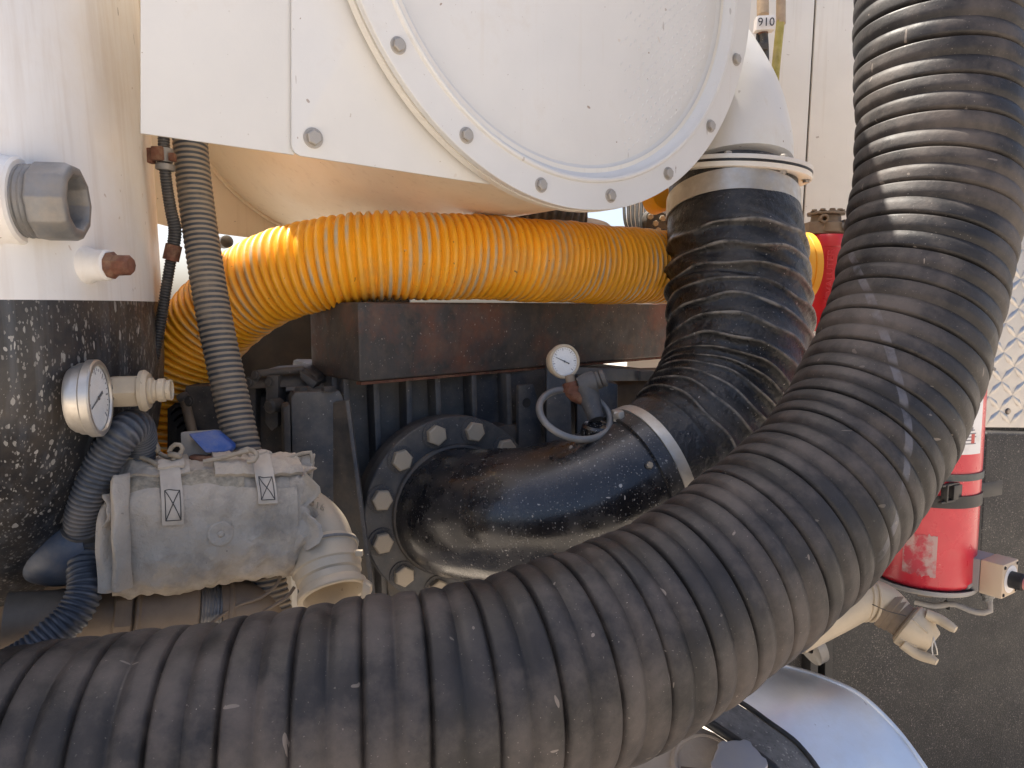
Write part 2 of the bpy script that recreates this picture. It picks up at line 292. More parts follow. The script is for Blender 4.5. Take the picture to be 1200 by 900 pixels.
def obj(name, m, material, parent=None, base=None, smooth=35, bevel=0.0, bseg=2):
    """link one mesh object; world vertices become local to the parent thing's base (or to `base`)"""
    off = V3(parent['_b'] if parent is not None and '_b' in parent else (base if base is not None else (0, 0, 0)))
    me = bpy.data.meshes.new(name)
    me.from_pydata([tuple(V3(p) - off) for p in m.v], [], m.f)
    if m.crest is not None:
        at = me.attributes.new('crest', 'FLOAT', 'POINT'); at.data.foreach_set('value', m.crest.astype(np.float32))
        uvl = me.uv_layers.new(name='UVMap'); uvs = np.zeros((len(me.loops), 2), np.float32)
        li = np.zeros(len(me.loops), np.int32); me.loops.foreach_get('vertex_index', li)
        if m.uv == 'given': uvs[:] = m.uvs[li]
        else: n, seg, L = m.uv; uvs[:, 0] = (li % seg)/seg; uvs[:, 1] = (li//seg)/(n-1)*L
        uvl.data.foreach_set('uv', uvs.reshape(-1))
    if bevel:
        bm = bmesh.new(); bm.from_mesh(me); bmesh.ops.remove_doubles(bm, verts=bm.verts, dist=1e-6)
        ed = [e for e in bm.edges if len(e.link_faces) == 2 and e.calc_face_angle(0) > math.radians(25)]
        bmesh.ops.bevel(bm, geom=ed, offset=bevel, segments=bseg, profile=0.6, affect='EDGES', clamp_overlap=True)
        bm.to_mesh(me); bm.free()
    for p in me.polygons: p.use_smooth = True
    me.set_sharp_from_angle(angle=math.radians(smooth))
    me.materials.append(material)
    o = bpy.data.objects.new(name, me); COL.objects.link(o)
    if parent is not None:
        o.parent = parent
        o['_b'] = tuple(off)
    else: o.location = off
    return o
def tag(o, label, cat, group=None, kind=None):
    o['label'] = label; o['category'] = cat
    if group: o['group'] = group
    if kind: o['kind'] = kind
    return o
def thing(name, label, cat, base, group=None):
    o = bpy.data.objects.new(name, None); COL.objects.link(o); o.location = base; o['_b'] = tuple(base); o.empty_display_size = 0.05
    return tag(o, label, cat, group)
def solo(name, m, material, label, cat, base, group=None, **k): return tag(obj(name, m, material, None, base, **k), label, cat, group)
# shared hex bolt: head with chamfer plus washer, axis +z, head radius 1
def hexbolt_mesh(material, washer=True):
    m = MB()
    if washer: m.lathe((0, 0, 0), (0, 0, 1), [(0, 1.32), (0.12, 1.32), (0.14, 1.25), (0.14, 0.5)], 20)
    m.lathe((0, 0, 0.14), (0, 0, 1), [(0, 1.0), (0.52, 1.0), (0.62, 0.86), (0.62, 0.0)], 6, cap=False)
    me = bpy.data.meshes.new('bolt'); me.from_pydata(m.v, [], m.f)
    for p in me.polygons: p.use_smooth = False
    me.materials.append(material); me.materials.append(M_BLUEST if material is M_BOLT else material)
    for p in me.polygons:
        if washer and max(math.hypot(me.vertices[i].co.x, me.vertices[i].co.y) for i in p.vertices) > 1.1: p.material_index = 1
    return me
HB = {}
def bolt(parent, pos, axis, r, material=M_BOLT, name='bolt', spin=None):
    key = material.name
    if key not in HB: HB[key] = hexbolt_mesh(material)
    o = bpy.data.objects.new(name, HB[key]); COL.objects.link(o)
    u, v, a = frame(axis); s = random.random()*6 if spin is None else spin
    X = u*math.cos(s) + v*math.sin(s); Y = a.cross(X)
    M = Matrix((X, Y, a)).transposed().to_4x4() @ Matrix.Scale(r, 4); M.translation = V3(pos) - V3(parent['_b'])
    o.parent = parent; o.matrix_local = M; return o
def poly(pts, vec): return MB().prism(pts, vec)
def textmesh(txt, size, pos, xdir, ydir, depth=0.0006):
    cu = bpy.data.curves.new('t', 'FONT'); cu.body = txt; cu.size = size; cu.extrude = depth; cu.align_x = 'CENTER'; cu.align_y = 'CENTER'; cu.resolution_u = 3
    to = bpy.data.objects.new('t', cu); COL.objects.link(to)
    dg = bpy.context.evaluated_depsgraph_get(); me = to.evaluated_get(dg).to_mesh()
    X = V3(xdir).normalized(); Y = V3(ydir).normalized(); W = X.cross(Y)
    m = MB().add([V3(pos) + X*v.co.x + Y*v.co.y + W*v.co.z for v in me.vertices], [tuple(p.vertices) for p in me.polygons])
    to.to_mesh_clear() if hasattr(to, 'to_mesh_clear') else None
    bpy.data.objects.remove(to); bpy.data.curves.remove(cu); return m
def ribs(pitch, depth, sharp=1.0, helix=1, flat=0.0):
    def fn(s, th, R):
        ph = (s/pitch + helix*th/(2*math.pi)) % 1.0
        c = 0.5 + 0.5*np.cos(2*math.pi*ph); c = c**sharp
        if flat: c = np.clip(c/(1-flat), 0, 1)
        return R - depth*(1-c), c
    return fn

# ================================================================== GROUND
g = obj('ground', MB().box((0, 0, -0.05), (400, 400, 0.1)), M_GROUND); g['kind'] = 'structure'; g['label'] = 'pale gravel yard under the truck'

# ================================================================== LARGE BODY PARTS
# --- dished tank on the left, white over black
TK = V3((-1.085, 1.5106, 1.50)); tb, tR, tZ, tL = 0.30, 0.90, 2.0, 0.52
prof = [(-0.9, 0.0), (-0.9, tR)] + [(tb*math.sin(t), tR*math.cos(t)) for t in [math.pi/2*k/40 for k in range(41)]]
tank = thing('dished_tank', 'large dished tank end, white above and speckled black below, at left', 'tank', (TK.x, TK.y, 0.05))
full = MB().lathe(TK, U, prof, 160); full.v = [(x, y, TK.z+(z-TK.z)*(tZ if z > TK.z else tL)/tR) for x, y, z in full.v]
def cut(m, z, keep_up):
    bm = bmesh.new(); me = bpy.data.meshes.new('x'); me.from_pydata(m.v, [], m.f); bm.from_mesh(me)
    bmesh.ops.bisect_plane(bm, geom=bm.verts[:]+bm.edges[:]+bm.faces[:], plane_co=(0, 0, z), plane_no=(0, 0, 1), clear_inner=keep_up, clear_outer=not keep_up)
    bm.normal_update(); bm.verts.index_update()
    r = MB().add([v.co.copy() for v in bm.verts], [tuple(v.index for v in f.verts) for f in bm.faces]); bm.free(); bpy.data.meshes.remove(me); return r
ZP = CZ + 0.007
obj('upper_shell', cut(full, ZP, True), M_TANKW, tank)['label'] = 'white painted upper half'
obj('lower_shell', cut(full, ZP, False), M_TANKB, tank)['label'] = 'black painted lower half with white flecks'
def on_tank(px, py):
    """point and outward normal of the dished end seen at a photo position"""
    q = ray(px, py); o = CAM - TK
    for tz in (tZ, tL):
        E = lambda v: V3((v.dot(U)/tb, v.dot(N)/tR, v.z/tz))
        a, c = E(q), E(o); A, B, Cc = a.dot(a), 2*a.dot(c), c.dot(c)-1; t = (-B-math.sqrt(max(0, B*B-4*A*Cc)))/(2*A)
        p = CAM + q*t; e = p-TK
        if (e.z >= 0) == (tz == tZ): break
    n = U*(e.dot(U)/tb**2) + N*(e.dot(N)/tR**2) + Z*(e.z/tz**2); return p, n.normalized()

# --- round cover on the cyclone
DS = 0.857; DC = P(684, -80, 1.2); DU, DN = UN(36.3); DR = 0.442
cover = thing('round_cover', 'big round white cover plate with bolted rim', 'cover', DC - Z*DR)
obj('rim_ring', MB().lathe(DC, DN, [(-0.012, DR-0.06), (-0.012, DR), (-0.001, DR), (0, DR-0.001), (0, 0.397), (0.0035, 0.395), (0.0045, 0.392), (0.0035, 0.389), (-0.004, 0.386)], 200, cap=False), M_WHITE, cover)
obj('recess_wall', MB().lathe(DC, DN, [(-0.004, 0.3865), (-0.012, 0.382), (-0.019, 0.374), (-0.022, 0.362)], 200, cap=False), M_WHITE, cover)
# lid sheet; raised lozenges on its right half stand in for reflected tread-plate glints
m = MB(); m.lathe(DC, DN, [(-0.03, 0.34), (-0.022, 0.365), (-0.021, 0.36), (-0.0215, 0.2), (-0.0215, 0.0)], 120, cap=False)
lid = obj('lid_sheet', m, M_WHITE, cover)
lz = MB(); u_, v_ = DU, Z
for i in range(-30, 31):
    for j in range(-40, 41):
        if (i+j) % 2: continue
        x, y = i*0.011, j*0.009
        if math.hypot(x, y) > 0.355 or x < 0.14+0.04*math.sin(j*1.3): continue
        a = math.radians(62 if True else -62); c = DC + u_*x + v_*y - DN*0.0212
        l, wd, h = 0.0056, 0.0019, 0.0014
        dx = u_*math.cos(a) + v_*math.sin(a); dy = -u_*math.sin(a) + v_*math.cos(a)
        lz.add([c-dx*l, c-dy*wd, c+dx*l, c+dy*wd, c+DN*h], [(0, 1, 4), (1, 2, 4), (2, 3, 4), (3, 0, 4)])
e = obj('reflected_lozenges', lz, M_WHITE, cover, smooth=60); e['kind'] = 'stuff'
angs = []
for bx, by in ((464, 55), (538, 160), (624, 221), (708, 236), (781, 209), (836, 154)):
    p = H(bx, by, DC, DN) - DC; angs.append(math.degrees(math.atan2(p.z, p.dot(DU))))
st = (angs[-1]-angs[0])/5
for k in range(int(round(360/st))):
    a = math.radians(angs[0] + k*360/round(360/st)); bolt(cover, DC + (DU*math.cos(a) + Z*math.sin(a))*0.419, DN, 0.0092, M_BOLTZ)
# --- cyclone body: back flange, neck, drum
body = thing('cyclone_drum', 'cream underside of the deep drum behind the round white cover', 'drum', DC - Z*0.45 - DN*0.5)
obj('rear_flange', MB().lathe(DC, DN, [(-0.030, 0.37), (-0.030, DR+0.001), (-0.016, DR+0.001), (-0.016, 0.37)], 160, cap=False), M_WHITEC, body)
obj('gasket', MB().lathe(DC, DN, [(-0.0158, 0.39), (-0.0158, DR-0.008), (-0.0122, DR-0.008), (-0.0122, 0.39)], 120, cap=False), M_BLACK, body)
DLEN = 0.98
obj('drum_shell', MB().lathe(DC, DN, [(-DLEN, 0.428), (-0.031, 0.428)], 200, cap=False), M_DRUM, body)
RC = DC - DN*DLEN
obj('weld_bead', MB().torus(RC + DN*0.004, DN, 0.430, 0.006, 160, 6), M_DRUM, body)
# rear bulkhead plate (flat, the drum is welded to its face)
pp = [H(x, y, RC - DN*0.002, DN) for x, y in ((110, -160), (110, 243), (200, 266), (296, 279), (440, 296), (640, 296), (640, -160))]
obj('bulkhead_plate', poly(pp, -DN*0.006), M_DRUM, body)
obj('bulkhead_bolt_boss', MB().lathe(H(266, 283, RC - DN*0.02, DN), DN, [(-0.03, 0.016), (0.0, 0.016), (0.004, 0.010)], 16), M_CAST, body)

# --- white side panels of the enclosure
PL = DC - DN*0.046
encl = thing('white_side_panel', 'flat white side panel left of the round cover', 'panel', H(165, 156, PL, DN))
obj('sheet', poly([H(x, y, PL, DN) for x, y in ((165, -560), (345, -560), (345, 181.5), (165, 156))], -DN*0.004), M_WHITE, encl, bevel=0.001)
e2 = thing('white_bolted_panel', 'white bolted panel with rounded corner between side panel and round cover', 'panel', H(345, 181, PL, DN))
pts = [(342, -560), (342, 168), (343, 174), (346, 179), (352, 182.5), (540, 211), (575, 216), (660, 150), (720, -300), (720, -560)]
obj('sheet', poly([H(x, y, PL + DN*0.006, DN) for x, y in pts], -DN*0.005), M_WHITE, e2, bevel=0.0012)
bolt(e2, H(367, 162, PL + DN*0.0065, DN), DN, 0.0105, M_BOLTZ)

# --- pale wall behind, right
WU, WN = UN(8)
W0 = P(945, 150, 2.25)
wall = thing('pale_rear_wall', 'cream painted body wall behind the hoses with a vertical seam', 'wall', P(945, 600, 2.25))
def wpt(x, y): return H(x, y, W0, WN)
for q_ in (((735, -420), (979, -420), (925, 520), (735, 520)), ((981.5, -420), (1330, -420), (1330, 520), (927.5, 520))):
    obj('wall_panel', poly([wpt(*k) for k in q_], -WN*0.01), M_WHITEC, wall, bevel=0.002)
obj('seam_backing', poly([wpt(930, -420) - WN*0.012, wpt(975, -420) - WN*0.012, wpt(960, 520) - WN*0.012, wpt(910, 520) - WN*0.012], -WN*0.01), M_BROWN, wall)

# ================================================================== BIG BLACK SUCTION HOSE
hp = [(1085, -330, 1.20), (1092, -160, 1.19), (1096, 0, 1.17), (1099, 150, 1.155), (1089, 270, 1.135), (1058, 399, 1.10), (999, 528, 1.045),
      (900, 637, 0.965), (764, 733, 0.88), (596, 804, 0.80), (428, 842, 0.755), (255, 874, 0.725), (110, 898, 0.705), (-80, 925, 0.69), (-320, 930, 0.70)]
def bighose(s, th, R):
    pitch = 0.058
    ph = (s/pitch + th/(2*math.pi)) % 1.0
    s = s*1.0
    d0 = np.minimum(ph, 1-ph); d1 = np.abs(ph-0.5)
    dome = np.abs(np.sin(2*math.pi*ph))**0.45
    wob = 0.0012*np.sin(s*23+th*2)+0.0010*np.sin(s*61+th*3+1)
    hard = np.exp(-(d0/0.036)**2); soft = np.exp(-(d1/0.11)**2)
    jit = 1+0.25*np.sin(s*37+th)
    return R - 0.0048*hard*jit - 0.0028*soft - 0.0017*(1-dome) + wob, dome*(1-hard)
pts = [P(*q) for q in hp]; Lh = length(pts)
solo('suction_hose', helix_sweep(pts, 0.1195, 0.058, 36, 112, bighose), M_RUBBER,
     'very large ribbed black rubber hose curving across the foreground', 'hose', P(603, 900, 0.8), smooth=60)

# ================================================================== YELLOW HOSE
yp = [(927, 314, 1.78), (865, 313, 1.76), (780, 313, 1.70), (690, 309, 1.58), (600, 304, 1.47), (500, 300, 1.39), (430, 302, 1.36), (370, 311, 1.36), (320, 327, 1.38),
      (276, 352, 1.41), (240, 390, 1.44), (216, 440, 1.46), (208, 500, 1.47), (206, 570, 1.47), (206, 680, 1.47)]
pts = [P(*q) for q in yp]; Ly = length(pts)
def yellowhose(s, th, R):
    c, cr = ribs(0.0148, 0.0072, 0.8, 1, 0.20)(s, th, R)
    return c + 0.0016*np.sin(s*9+th*2) + 0.0012*np.sin(s*31+th) + 0.0007*np.sin(s*140+th*3), cr*(0.80+0.2*np.sin(s*47+th*2.0))
yh = thing('yellow_hose', 'yellow ribbed hose lying over the rusty beam', 'hose', P(430, 355, 1.36))
obj('hose_wall', helix_sweep(pts, 0.083, 0.0148, 10, 80, yellowhose), M_YELLOW, yh, smooth=70)
ax = (pts[0]-pts[1]).normalized()
obj('end_cuff', MB().lathe(pts[0], ax, [(-0.03, 0.070), (-0.03, 0.0865), (0.0, 0.0885), (0.012, 0.0885), (0.014, 0.080), (0.018, 0.0845), (0.034, 0.0845), (0.036, 0.078), (0.036, 0.066), (-0.03, 0.064)], 64, cap=False), mat('yellow_cuff', (0.80, 0.40, 0.03), 0.4, var=0.08), yh)

# ================================================================== RUSTY BEAM
A = P(420, 354, 1.27); B = P(800, 355, 1.98); B.z = A.z
bu = (B-A).normalized(); bn = V3((bu.y, -bu.x, 0)); hgt = 0.138
beam = thing('rusty_beam', 'rusty square steel beam under the yellow hose', 'beam', A - Z*hgt)
back = -bn*0.20
obj('box_section', MB().prism([A, B, B+back, A+back+bu*0.02], -Z*hgt), M_BEAM, beam, bevel=0.006, bseg=3)
obj('lower_lip', MB().prism([A - Z*(hgt+0.001) - bn*0.004 + bu*0.005, B - Z*(hgt+0.001) - bn*0.004, B - Z*(hgt+0.001) - bn*0.02, A - Z*(hgt+0.001) - bn*0.02 + bu*0.005], -Z*0.005), M_RUST, beam)

# ================================================================== BLOWER: ribbed casing, flange, outlet elbow
FU, FN = UN(30); FC = P(533, 597, 1.40)
def fpt(x, y, h): return H(x, y, FC + FN*h, FN)
cas = thing('blower_casing', 'dark ribbed blower casing behind the bolted flange', 'blower', fpt(520, 760, -0.15))
q = [fpt(x, y, -0.115) for x, y in ((388, 432), (760, 432), (760, 780), (388, 780))]
obj('main_casting', poly(q, -FN*0.30), M_BLUEST, cas, bevel=0.01)
for k, (x0, x1) in enumerate(((398, 407), (432, 446), (470, 478), (503, 516), (545, 556), (585, 596))):   # slightly fanned cooling ribs
    a, b = fpt(x0, 436, -0.114), fpt(x1, 770, -0.114); tdir = FU*0.006
    obj('cooling_rib', poly([a-tdir, a+tdir, b+tdir, b-tdir], FN*0.040), M_BLUEST, cas, bevel=0.003)
obj('curved_wall', MB().lathe(fpt(585, 640, -0.114), FN, [(0, 0.27), (0.045, 0.27), (0.05, 0.262), (0.05, 0.235), (0, 0.23)], 96, cap=False), M_CAST, cas)
pl_ = [fpt(x, y, -0.05) for x, y in ((608, 452), (625, 450), (631, 470), (640, 560), (608, 560))]
obj('bracket_plate', poly(pl_, -FN*0.012), M_BLUEST, cas, bevel=0.002)
obj('plate_hole', MB().lathe(fpt(617, 472, -0.0495), FN, [(0, 0.010), (0.0006, 0.010), (0.0008, 0.0)], 20, cap=False), M_BLACK, cas)
flg = thing('bolted_flange', 'round dark flange with a circle of hex bolts around the black elbow pipe', 'flange', FC - Z*0.178)
obj('flange_plate', MB().lathe(FC, FN, [(-0.028, 0.10), (-0.028, 0.176), (-0.026, 0.178), (-0.002, 0.178), (0, 0.176), (0, 0.10)], 96, cap=False), M_BLUEST, flg)
obj('counter_flange', MB().lathe(FC, FN, [(-0.11, 0.13), (-0.062, 0.15), (-0.06, 0.174), (-0.032, 0.174), (-0.032, 0.1)], 96, cap=False), M_CAST, flg)
for k in range(12):
    a = math.radians(15+30*k); bolt(flg, FC + (FU*math.cos(a) + Z*math.sin(a))*0.152, FN, 0.0195)
eb = [FC - FN*0.02, FC + FN*0.03, P(580, 603, 1.32), P(625, 603, 1.285), P(690, 588, 1.28), P(738, 567, 1.295), P(762, 556, 1.31)]
elb = thing('black_elbow_pipe', 'glossy black elbow pipe with white paint flecks bolted to the flange', 'pipe', P(650, 680, 1.28))
obj('pipe_wall', sweep(eb, [0.121, 0.119, 0.118, 0.118, 0.118, 0.118, 0.118], seg=96, n=140), M_PIPE, elb, smooth=60)
obj('weld_bead', MB().torus(FC + FN*0.003, FN, 0.1205, 0.006, 80, 8), M_CAST, elb)
# rim of the elbow where the rubber sleeve starts
eax = (P(768, 553, 1.315) - P(738, 567, 1.295)).normalized(); ec = P(748, 562, 1.30)
obj('end_collar', MB().lathe(ec, eax, [(-0.018, 0.118), (-0.018, 0.124), (0.0, 0.1255), (0.012, 0.1255)], 96, cap=False), M_PIPE, elb)
bolt(elb, P(761, 545, 1.185), (0.3, -0.9, 0.2), 0.0055)

# ================================================================== RUBBER SLEEVE (vertical, ribbed) and its clamps
sp = [P(745, 564, 1.30), P(775, 549, 1.325), (P(812, 520, 1.36)), P(845, 474, 1.42), P(862, 420, 1.47), P(865, 360, 1.53), P(862, 300, 1.575), P(858, 240, 1.61), P(858, 214, 1.622)]
def sleeve(s, th, R):
    # pitch grows from the tight bend up to the stretched top; smooth cuffs at both ends
    S_ = s/s.max()
    ph = np.interp(S_, np.linspace(0, 1, 11), [0, 0.3, 2.6, 5.0, 7.4, 9.3, 10.9, 12.4, 13.9, 15.0, 15.4])
    ph = ph + 0.11*np.sin(2*th+s*17) + 0.07*np.sin(5*th-s*29) + 0.05*np.sin(9*th+s*43)
    q = (ph + th/(2*math.pi)) % 1.0
    crest = np.exp(-(np.minimum(q, 1-q)/0.13)**2)
    sag = np.sin(math.pi*q)
    amp = np.interp(S_, [0, 0.10, 0.16, 0.80, 0.86, 1], [0, 0.0, 1, 1, 0.0, 0.0])
    wr = np.zeros(np.broadcast(s, th).shape)
    ss = np.broadcast_to(s, wr.shape); tt = np.broadcast_to(th, wr.shape)
    for k in range(1, 6):
        wr += np.sin(tt*(3+2*k) + ss*(40+37*k) + 1.7*k + 2*np.sin(ss*21+k))/k
    wr = wr*0.0024*np.clip((S_-0.40)*4, 0, 1)*(0.3+sag)
    r = R + amp*((0.0058+0.0022*np.sin(3*th+s*23))*crest - 0.0055*sag*(0.75+0.35*np.sin(th*2+s*31)) + wr)
    return r, crest*(amp > 0.5)
slv = thing('rubber_sleeve', 'wrinkled black rubber sleeve rising from the elbow to the white flange', 'hose', P(800, 640, 1.36))
obj('sleeve_wall', sweep(sp, [0.126, 0.127, 0.131, 0.134, 0.138, 0.142, 0.143, 0.137, 0.135], seg=140, n=420, fn=sleeve, cap=False), M_SLEEVE, slv, smooth=70)
obj('lower_clamp', MB().lathe(P(757, 558, 1.309), eax, [(-0.010, 0.127), (-0.010, 0.1305), (0.010, 0.1305), (0.010, 0.127)], 96, cap=False), M_ZINC, slv)
tp = (sp[-1]-sp[-2]).normalized(); tcp = P(858, 246, 1.606)
uc = obj('upper_clamp', MB().lathe(tcp, tp, [(-0.022, 0.136), (-0.023, 0.1405), (0.023, 0.1405), (0.022, 0.136)], 96, cap=False), M_ZINC, slv)
cl = P(917, 243, 1.525)
obj('clamp_latch', MB().box(cl, (0.034, 0.02, 0.040), (UN(60)[0], UN(60)[1], Z)).box(cl + UN(60)[0]*0.018, (0.012, 0.03, 0.024), (UN(60)[0], UN(60)[1], Z)), M_ZINC, slv, bevel=0.004)
obj('clamp_screw', MB().lathe(cl + UN(60)[0]*0.016 + V3((0, 0, -0.004)), UN(60)[0], [(0, 0.010), (0.014, 0.010), (0.016, 0.007), (0.028, 0.007)], 12), M_BOLTZ, slv)
ll = P(724, 487, 1.275)
obj('clamp_latch', MB().box(ll, (0.018, 0.03, 0.018)).lathe(ll + V3((-0.005, -0.01, 0)), (0.5, -0.8, 0.2), [(0, 0.007), (0.016, 0.007)], 10), M_ZINC, slv, bevel=0.003)

# ================================================================== WHITE DOWN PIPE with flange
wp = [P(690, 40, 1.78), P(745, 30, 1.75), P(800, 62, 1.70), P(839, 118, 1.66), P(855, 165, 1.635), P(858, 199, 1.625)]
dp = thing('white_down_pipe', 'white elbow pipe behind the round cover, ending in a flange', 'pipe', P(859, 215, 1.625))
obj('pipe_wall', sweep(wp, [0.130, 0.132, 0.132, 0.131, 0.129, 0.127], seg=80, n=90), M_WHITE, dp, smooth=60)
fc = P(862, 204, 1.625)
FLAX = (Z + V3((0.06, 0, 0))).normalized()
obj('upper_flange', MB().lathe(fc, FLAX, [(0.003, 0.10), (0.003, 0.158), (0.012, 0.158), (0.012, 0.10)], 96, cap=False), M_WHITE, dp, bevel=0.001)
obj('flange_gasket', MB().lathe(fc, FLAX, [(-0.0018, 0.10), (-0.0018, 0.1587), (0.0022, 0.1587), (0.0022, 0.10)], 96, cap=False), M_BLACK, dp)
obj('lower_flange', MB().lathe(fc, FLAX, [(-0.014, 0.12), (-0.014, 0.154), (-0.012, 0.158), (-0.0026, 0.158), (-0.0026, 0.10)], 96, cap=False), M_WHITEC, dp)
for k in range(8):
    a = math.radians(-68+45*k); d = V3((math.cos(a), math.sin(a), -0.06*math.cos(a)))
    bolt(dp, fc + d*0.146 - FLAX*0.0145, -FLAX, 0.0075, M_BOLTZ); bolt(dp, fc + d*0.146 + FLAX*0.0125, FLAX, 0.0075, M_BOLTZ)

# ================================================================== GREY SLANTED HOSE, LOOM
gp = [P(219, 60, 1.17), P(223, 165, 1.15), P(232, 250, 1.14), P(249, 360, 1.12), P(272, 470, 1.11), P(292, 560, 1.10), P(318, 700, 1.09), P(340, 820, 1.08)]
Lg = length(gp)
solo('grey_drain_hose', sweep(gp, 0.0262, seg=36, n=int(Lg/0.0011), fn=ribs(0.0082, 0.0016, 0.9)), M_GREYHOSE, 'grey and tan striped ribbed hose slanting down to the canvas jacket', 'hose', P(318, 700, 1.09), smooth=70)
lm = thing('black_cable_loom', 'thin black corrugated cable loom beside the white tank edge', 'cable', P(178, 445, 1.16))
l1 = [P(192, 120, 1.10), P(192, 168, 1.09), P(194, 205, 1.09), P(200, 245, 1.10), P(205, 270, 1.11), P(202, 296, 1.12)]
obj('upper_loom', sweep(l1, [0.0085, 0.0085, 0.0085, 0.009, 0.0098, 0.0095], seg=20, n=int(length(l1)/0.0009), fn=ribs(0.0042, 0.0013, 0.8, 0)), M_LOOM, lm, smooth=70)
l2 = [P(203, 290, 1.12), P(196, 330, 1.125), P(188, 380, 1.13), P(178, 432, 1.14), P(172, 470, 1.15)]
obj('lower_loom', sweep(l2, 0.0085, seg=20, n=int(length(l2)/0.0009), fn=ribs(0.0044, 0.0015, 0.8, 0)), M_LOOM, lm, smooth=70)
obj('rusty_ferrule', MB().tube([P(204, 287, 1.118), P(200, 305, 1.12)], 0.0118, 14), M_RUST, lm)
c = P(193, 182, 1.09)
obj('hose_clamp', MB().lathe(c, (0.05, 0, 1), [(-0.010, 0.0105), (-0.010, 0.0118), (0.010, 0.0118), (0.010, 0.0105)], 24, cap=False)
    .lathe(c - Z*0.017, (0.1, 0, 1), [(-0.005, 0.0118), (-0.004, 0.0135), (0.004, 0.0135), (0.005, 0.0118)], 24, cap=False), M_GREYMETAL, lm)
obj('clamp_block', MB().box(c + V3((-0.004, -0.013, 0)), (0.016, 0.010, 0.020)).box(c + V3((-0.017, -0.006, -0.002)), (0.008, 0.014, 0.022)).box(c + V3((0.014, -0.006, -0.004)), (0.008, 0.012, 0.012)), M_RUST, lm, bevel=0.002)

# ================================================================== FITTINGS ON THE TANK
p, n = on_tank(27, 236); n = V3((0.985, 0.17, 0.0)); p = p - n*0.018
noz = thing('tank_nozzle', 'grey threaded coupling on a white weld collar on the tank', 'fitting', p)
obj('weld_collar', MB().lathe(p, n, [(-0.02, 0.062), (-0.004, 0.055), (0.004, 0.049), (0.010, 0.047), (0.017, 0.047), (0.020, 0.044), (0.020, 0.03)], 48, cap=False), M_TANKW, noz)
obj('pipe_thread', MB().lathe(p, n, [(0.018, 0.034)] + [(0.019+0.0028*k, 0.0395-0.0016*(k % 2)) for k in range(6)] + [(0.036, 0.034)], 48, cap=False), M_GREYMETAL, noz)
obj('coupling_ring', MB().lathe(p, n, [(0.034, 0.026), (0.034, 0.0400), (0.037, 0.0425), (0.066, 0.0425), (0.072, 0.0400), (0.074, 0.036), (0.074, 0.031), (0.068, 0.028), (0.036, 0.027)], 10, cap=False), M_GREYMETAL, noz, smooth=50, bevel=0.0015)
obj('bore_plug', MB().lathe(p, n, [(0.044, 0.0), (0.044, 0.0275)], 32, cap=False), M_BRASS, noz)
p, n = on_tank(103, 311); n = V3((n.x, n.y, 0)).normalized()
plug = thing('plugged_stub', 'small white stub with rusty hex plug on the tank', 'fitting', p)
obj('stub', MB().lathe(p - n*0.01, n, [(0, 0.026), (0.014, 0.021), (0.018, 0.0185), (0.036, 0.0185), (0.038, 0.016)], 32), M_TANKW, plug)
obj('rusty_plug', MB().lathe(p + n*0.026, n, [(0, 0.0155), (0.006, 0.0165), (0.010, 0.012), (0.011, 0.0125), (0.026, 0.0120), (0.029, 0.009)], 9), M_RUST, plug, bevel=0.0012)
def gauge(name, label, c, n, r, depth, steel, needle, up=Z, ticks=24, rings=True):
    """dial gauge; c = centre of the back, n = direction it faces"""
    g_ = thing(name, label, 'gauge', c - Z*r); u, v, a = frame(n, up)
    pr = [(0, 0.0), (0, r*0.80), (depth*0.12, r*0.86)]
    if rings: pr += [(depth*0.3, r*0.88), (depth*0.32, r*0.92), (depth*0.58, r*0.94), (depth*0.60, r*0.97)]
    else: pr += [(depth*0.75, r*0.88), (depth*0.76, r*0.95)]
    pr += [(depth*0.66, r*1.0), (depth*0.94, r*1.0), (depth, r*0.96), (depth, r*0.86), (depth*0.92, r*0.83)]
    obj('case', MB().lathe(c, a, pr, 64, cap=False), steel, g_)
    dl = obj('dial', MB().lathe(c, a, [(depth*0.88, r*0.85), (depth*0.88, 0)], 48, cap=False), M_DIAL, g_)
    tk = MB(); f0 = c + a*(depth*0.885)
    for k in range(ticks):
        t = math.radians(-45 + 270*k/(ticks-1)); d = u*math.cos(t) + v*math.sin(t); s = d.cross(a)
        r0 = r*(0.62 if k % 4 == 0 else 0.70); wd = r*(0.02 if k % 4 == 0 else 0.011)
        tk.prism([f0+d*r0-s*wd, f0+d*r0+s*wd, f0+d*r*0.77+s*wd, f0+d*r*0.77-s*wd], a*0.0003)
    obj('tick_marks', tk, M_PRINT, dl)
    t = math.radians(needle); d = u*math.cos(t) + v*math.sin(t); s = d.cross(a); f1 = c + a*(depth*0.90)
    obj('needle', MB().prism([f1-d*r*0.35-s*r*0.04, f1-d*r*0.35+s*r*0.04, f1+d*r*0.62+s*r*0.012, f1+d*r*0.62-s*r*0.012], a*0.0006).lathe(f1, a, [(0, r*0.06), (0.0012, r*0.05)], 12), M_INK, dl)
    gl = bpy.data.materials.get('gauge_glass')
    if not gl:
        gl = bpy.data.materials.new('gauge_glass'); gl.use_nodes = True; b = gl.node_tree.nodes['Principled BSDF']
        b.inputs['Roughness'].default_value = 0.06; b.inputs['Alpha'].default_value = 0.13; b.inputs['Base Color'].default_value = (0.8, 0.85, 0.9, 1); b.inputs['Specular IOR Level'].default_value = 0.8
    obj('glass', MB().lathe(c, a, [(depth*0.93, r*0.86), (depth*0.955, r*0.5), (depth*0.96, 0)], 48, cap=False), gl, g_)
    return g_, u, v, a
p, n = on_tank(50, 463); n = V3((0.95, -0.30, 0.02)).normalized()
gc = P(86, 468, 0.865); 
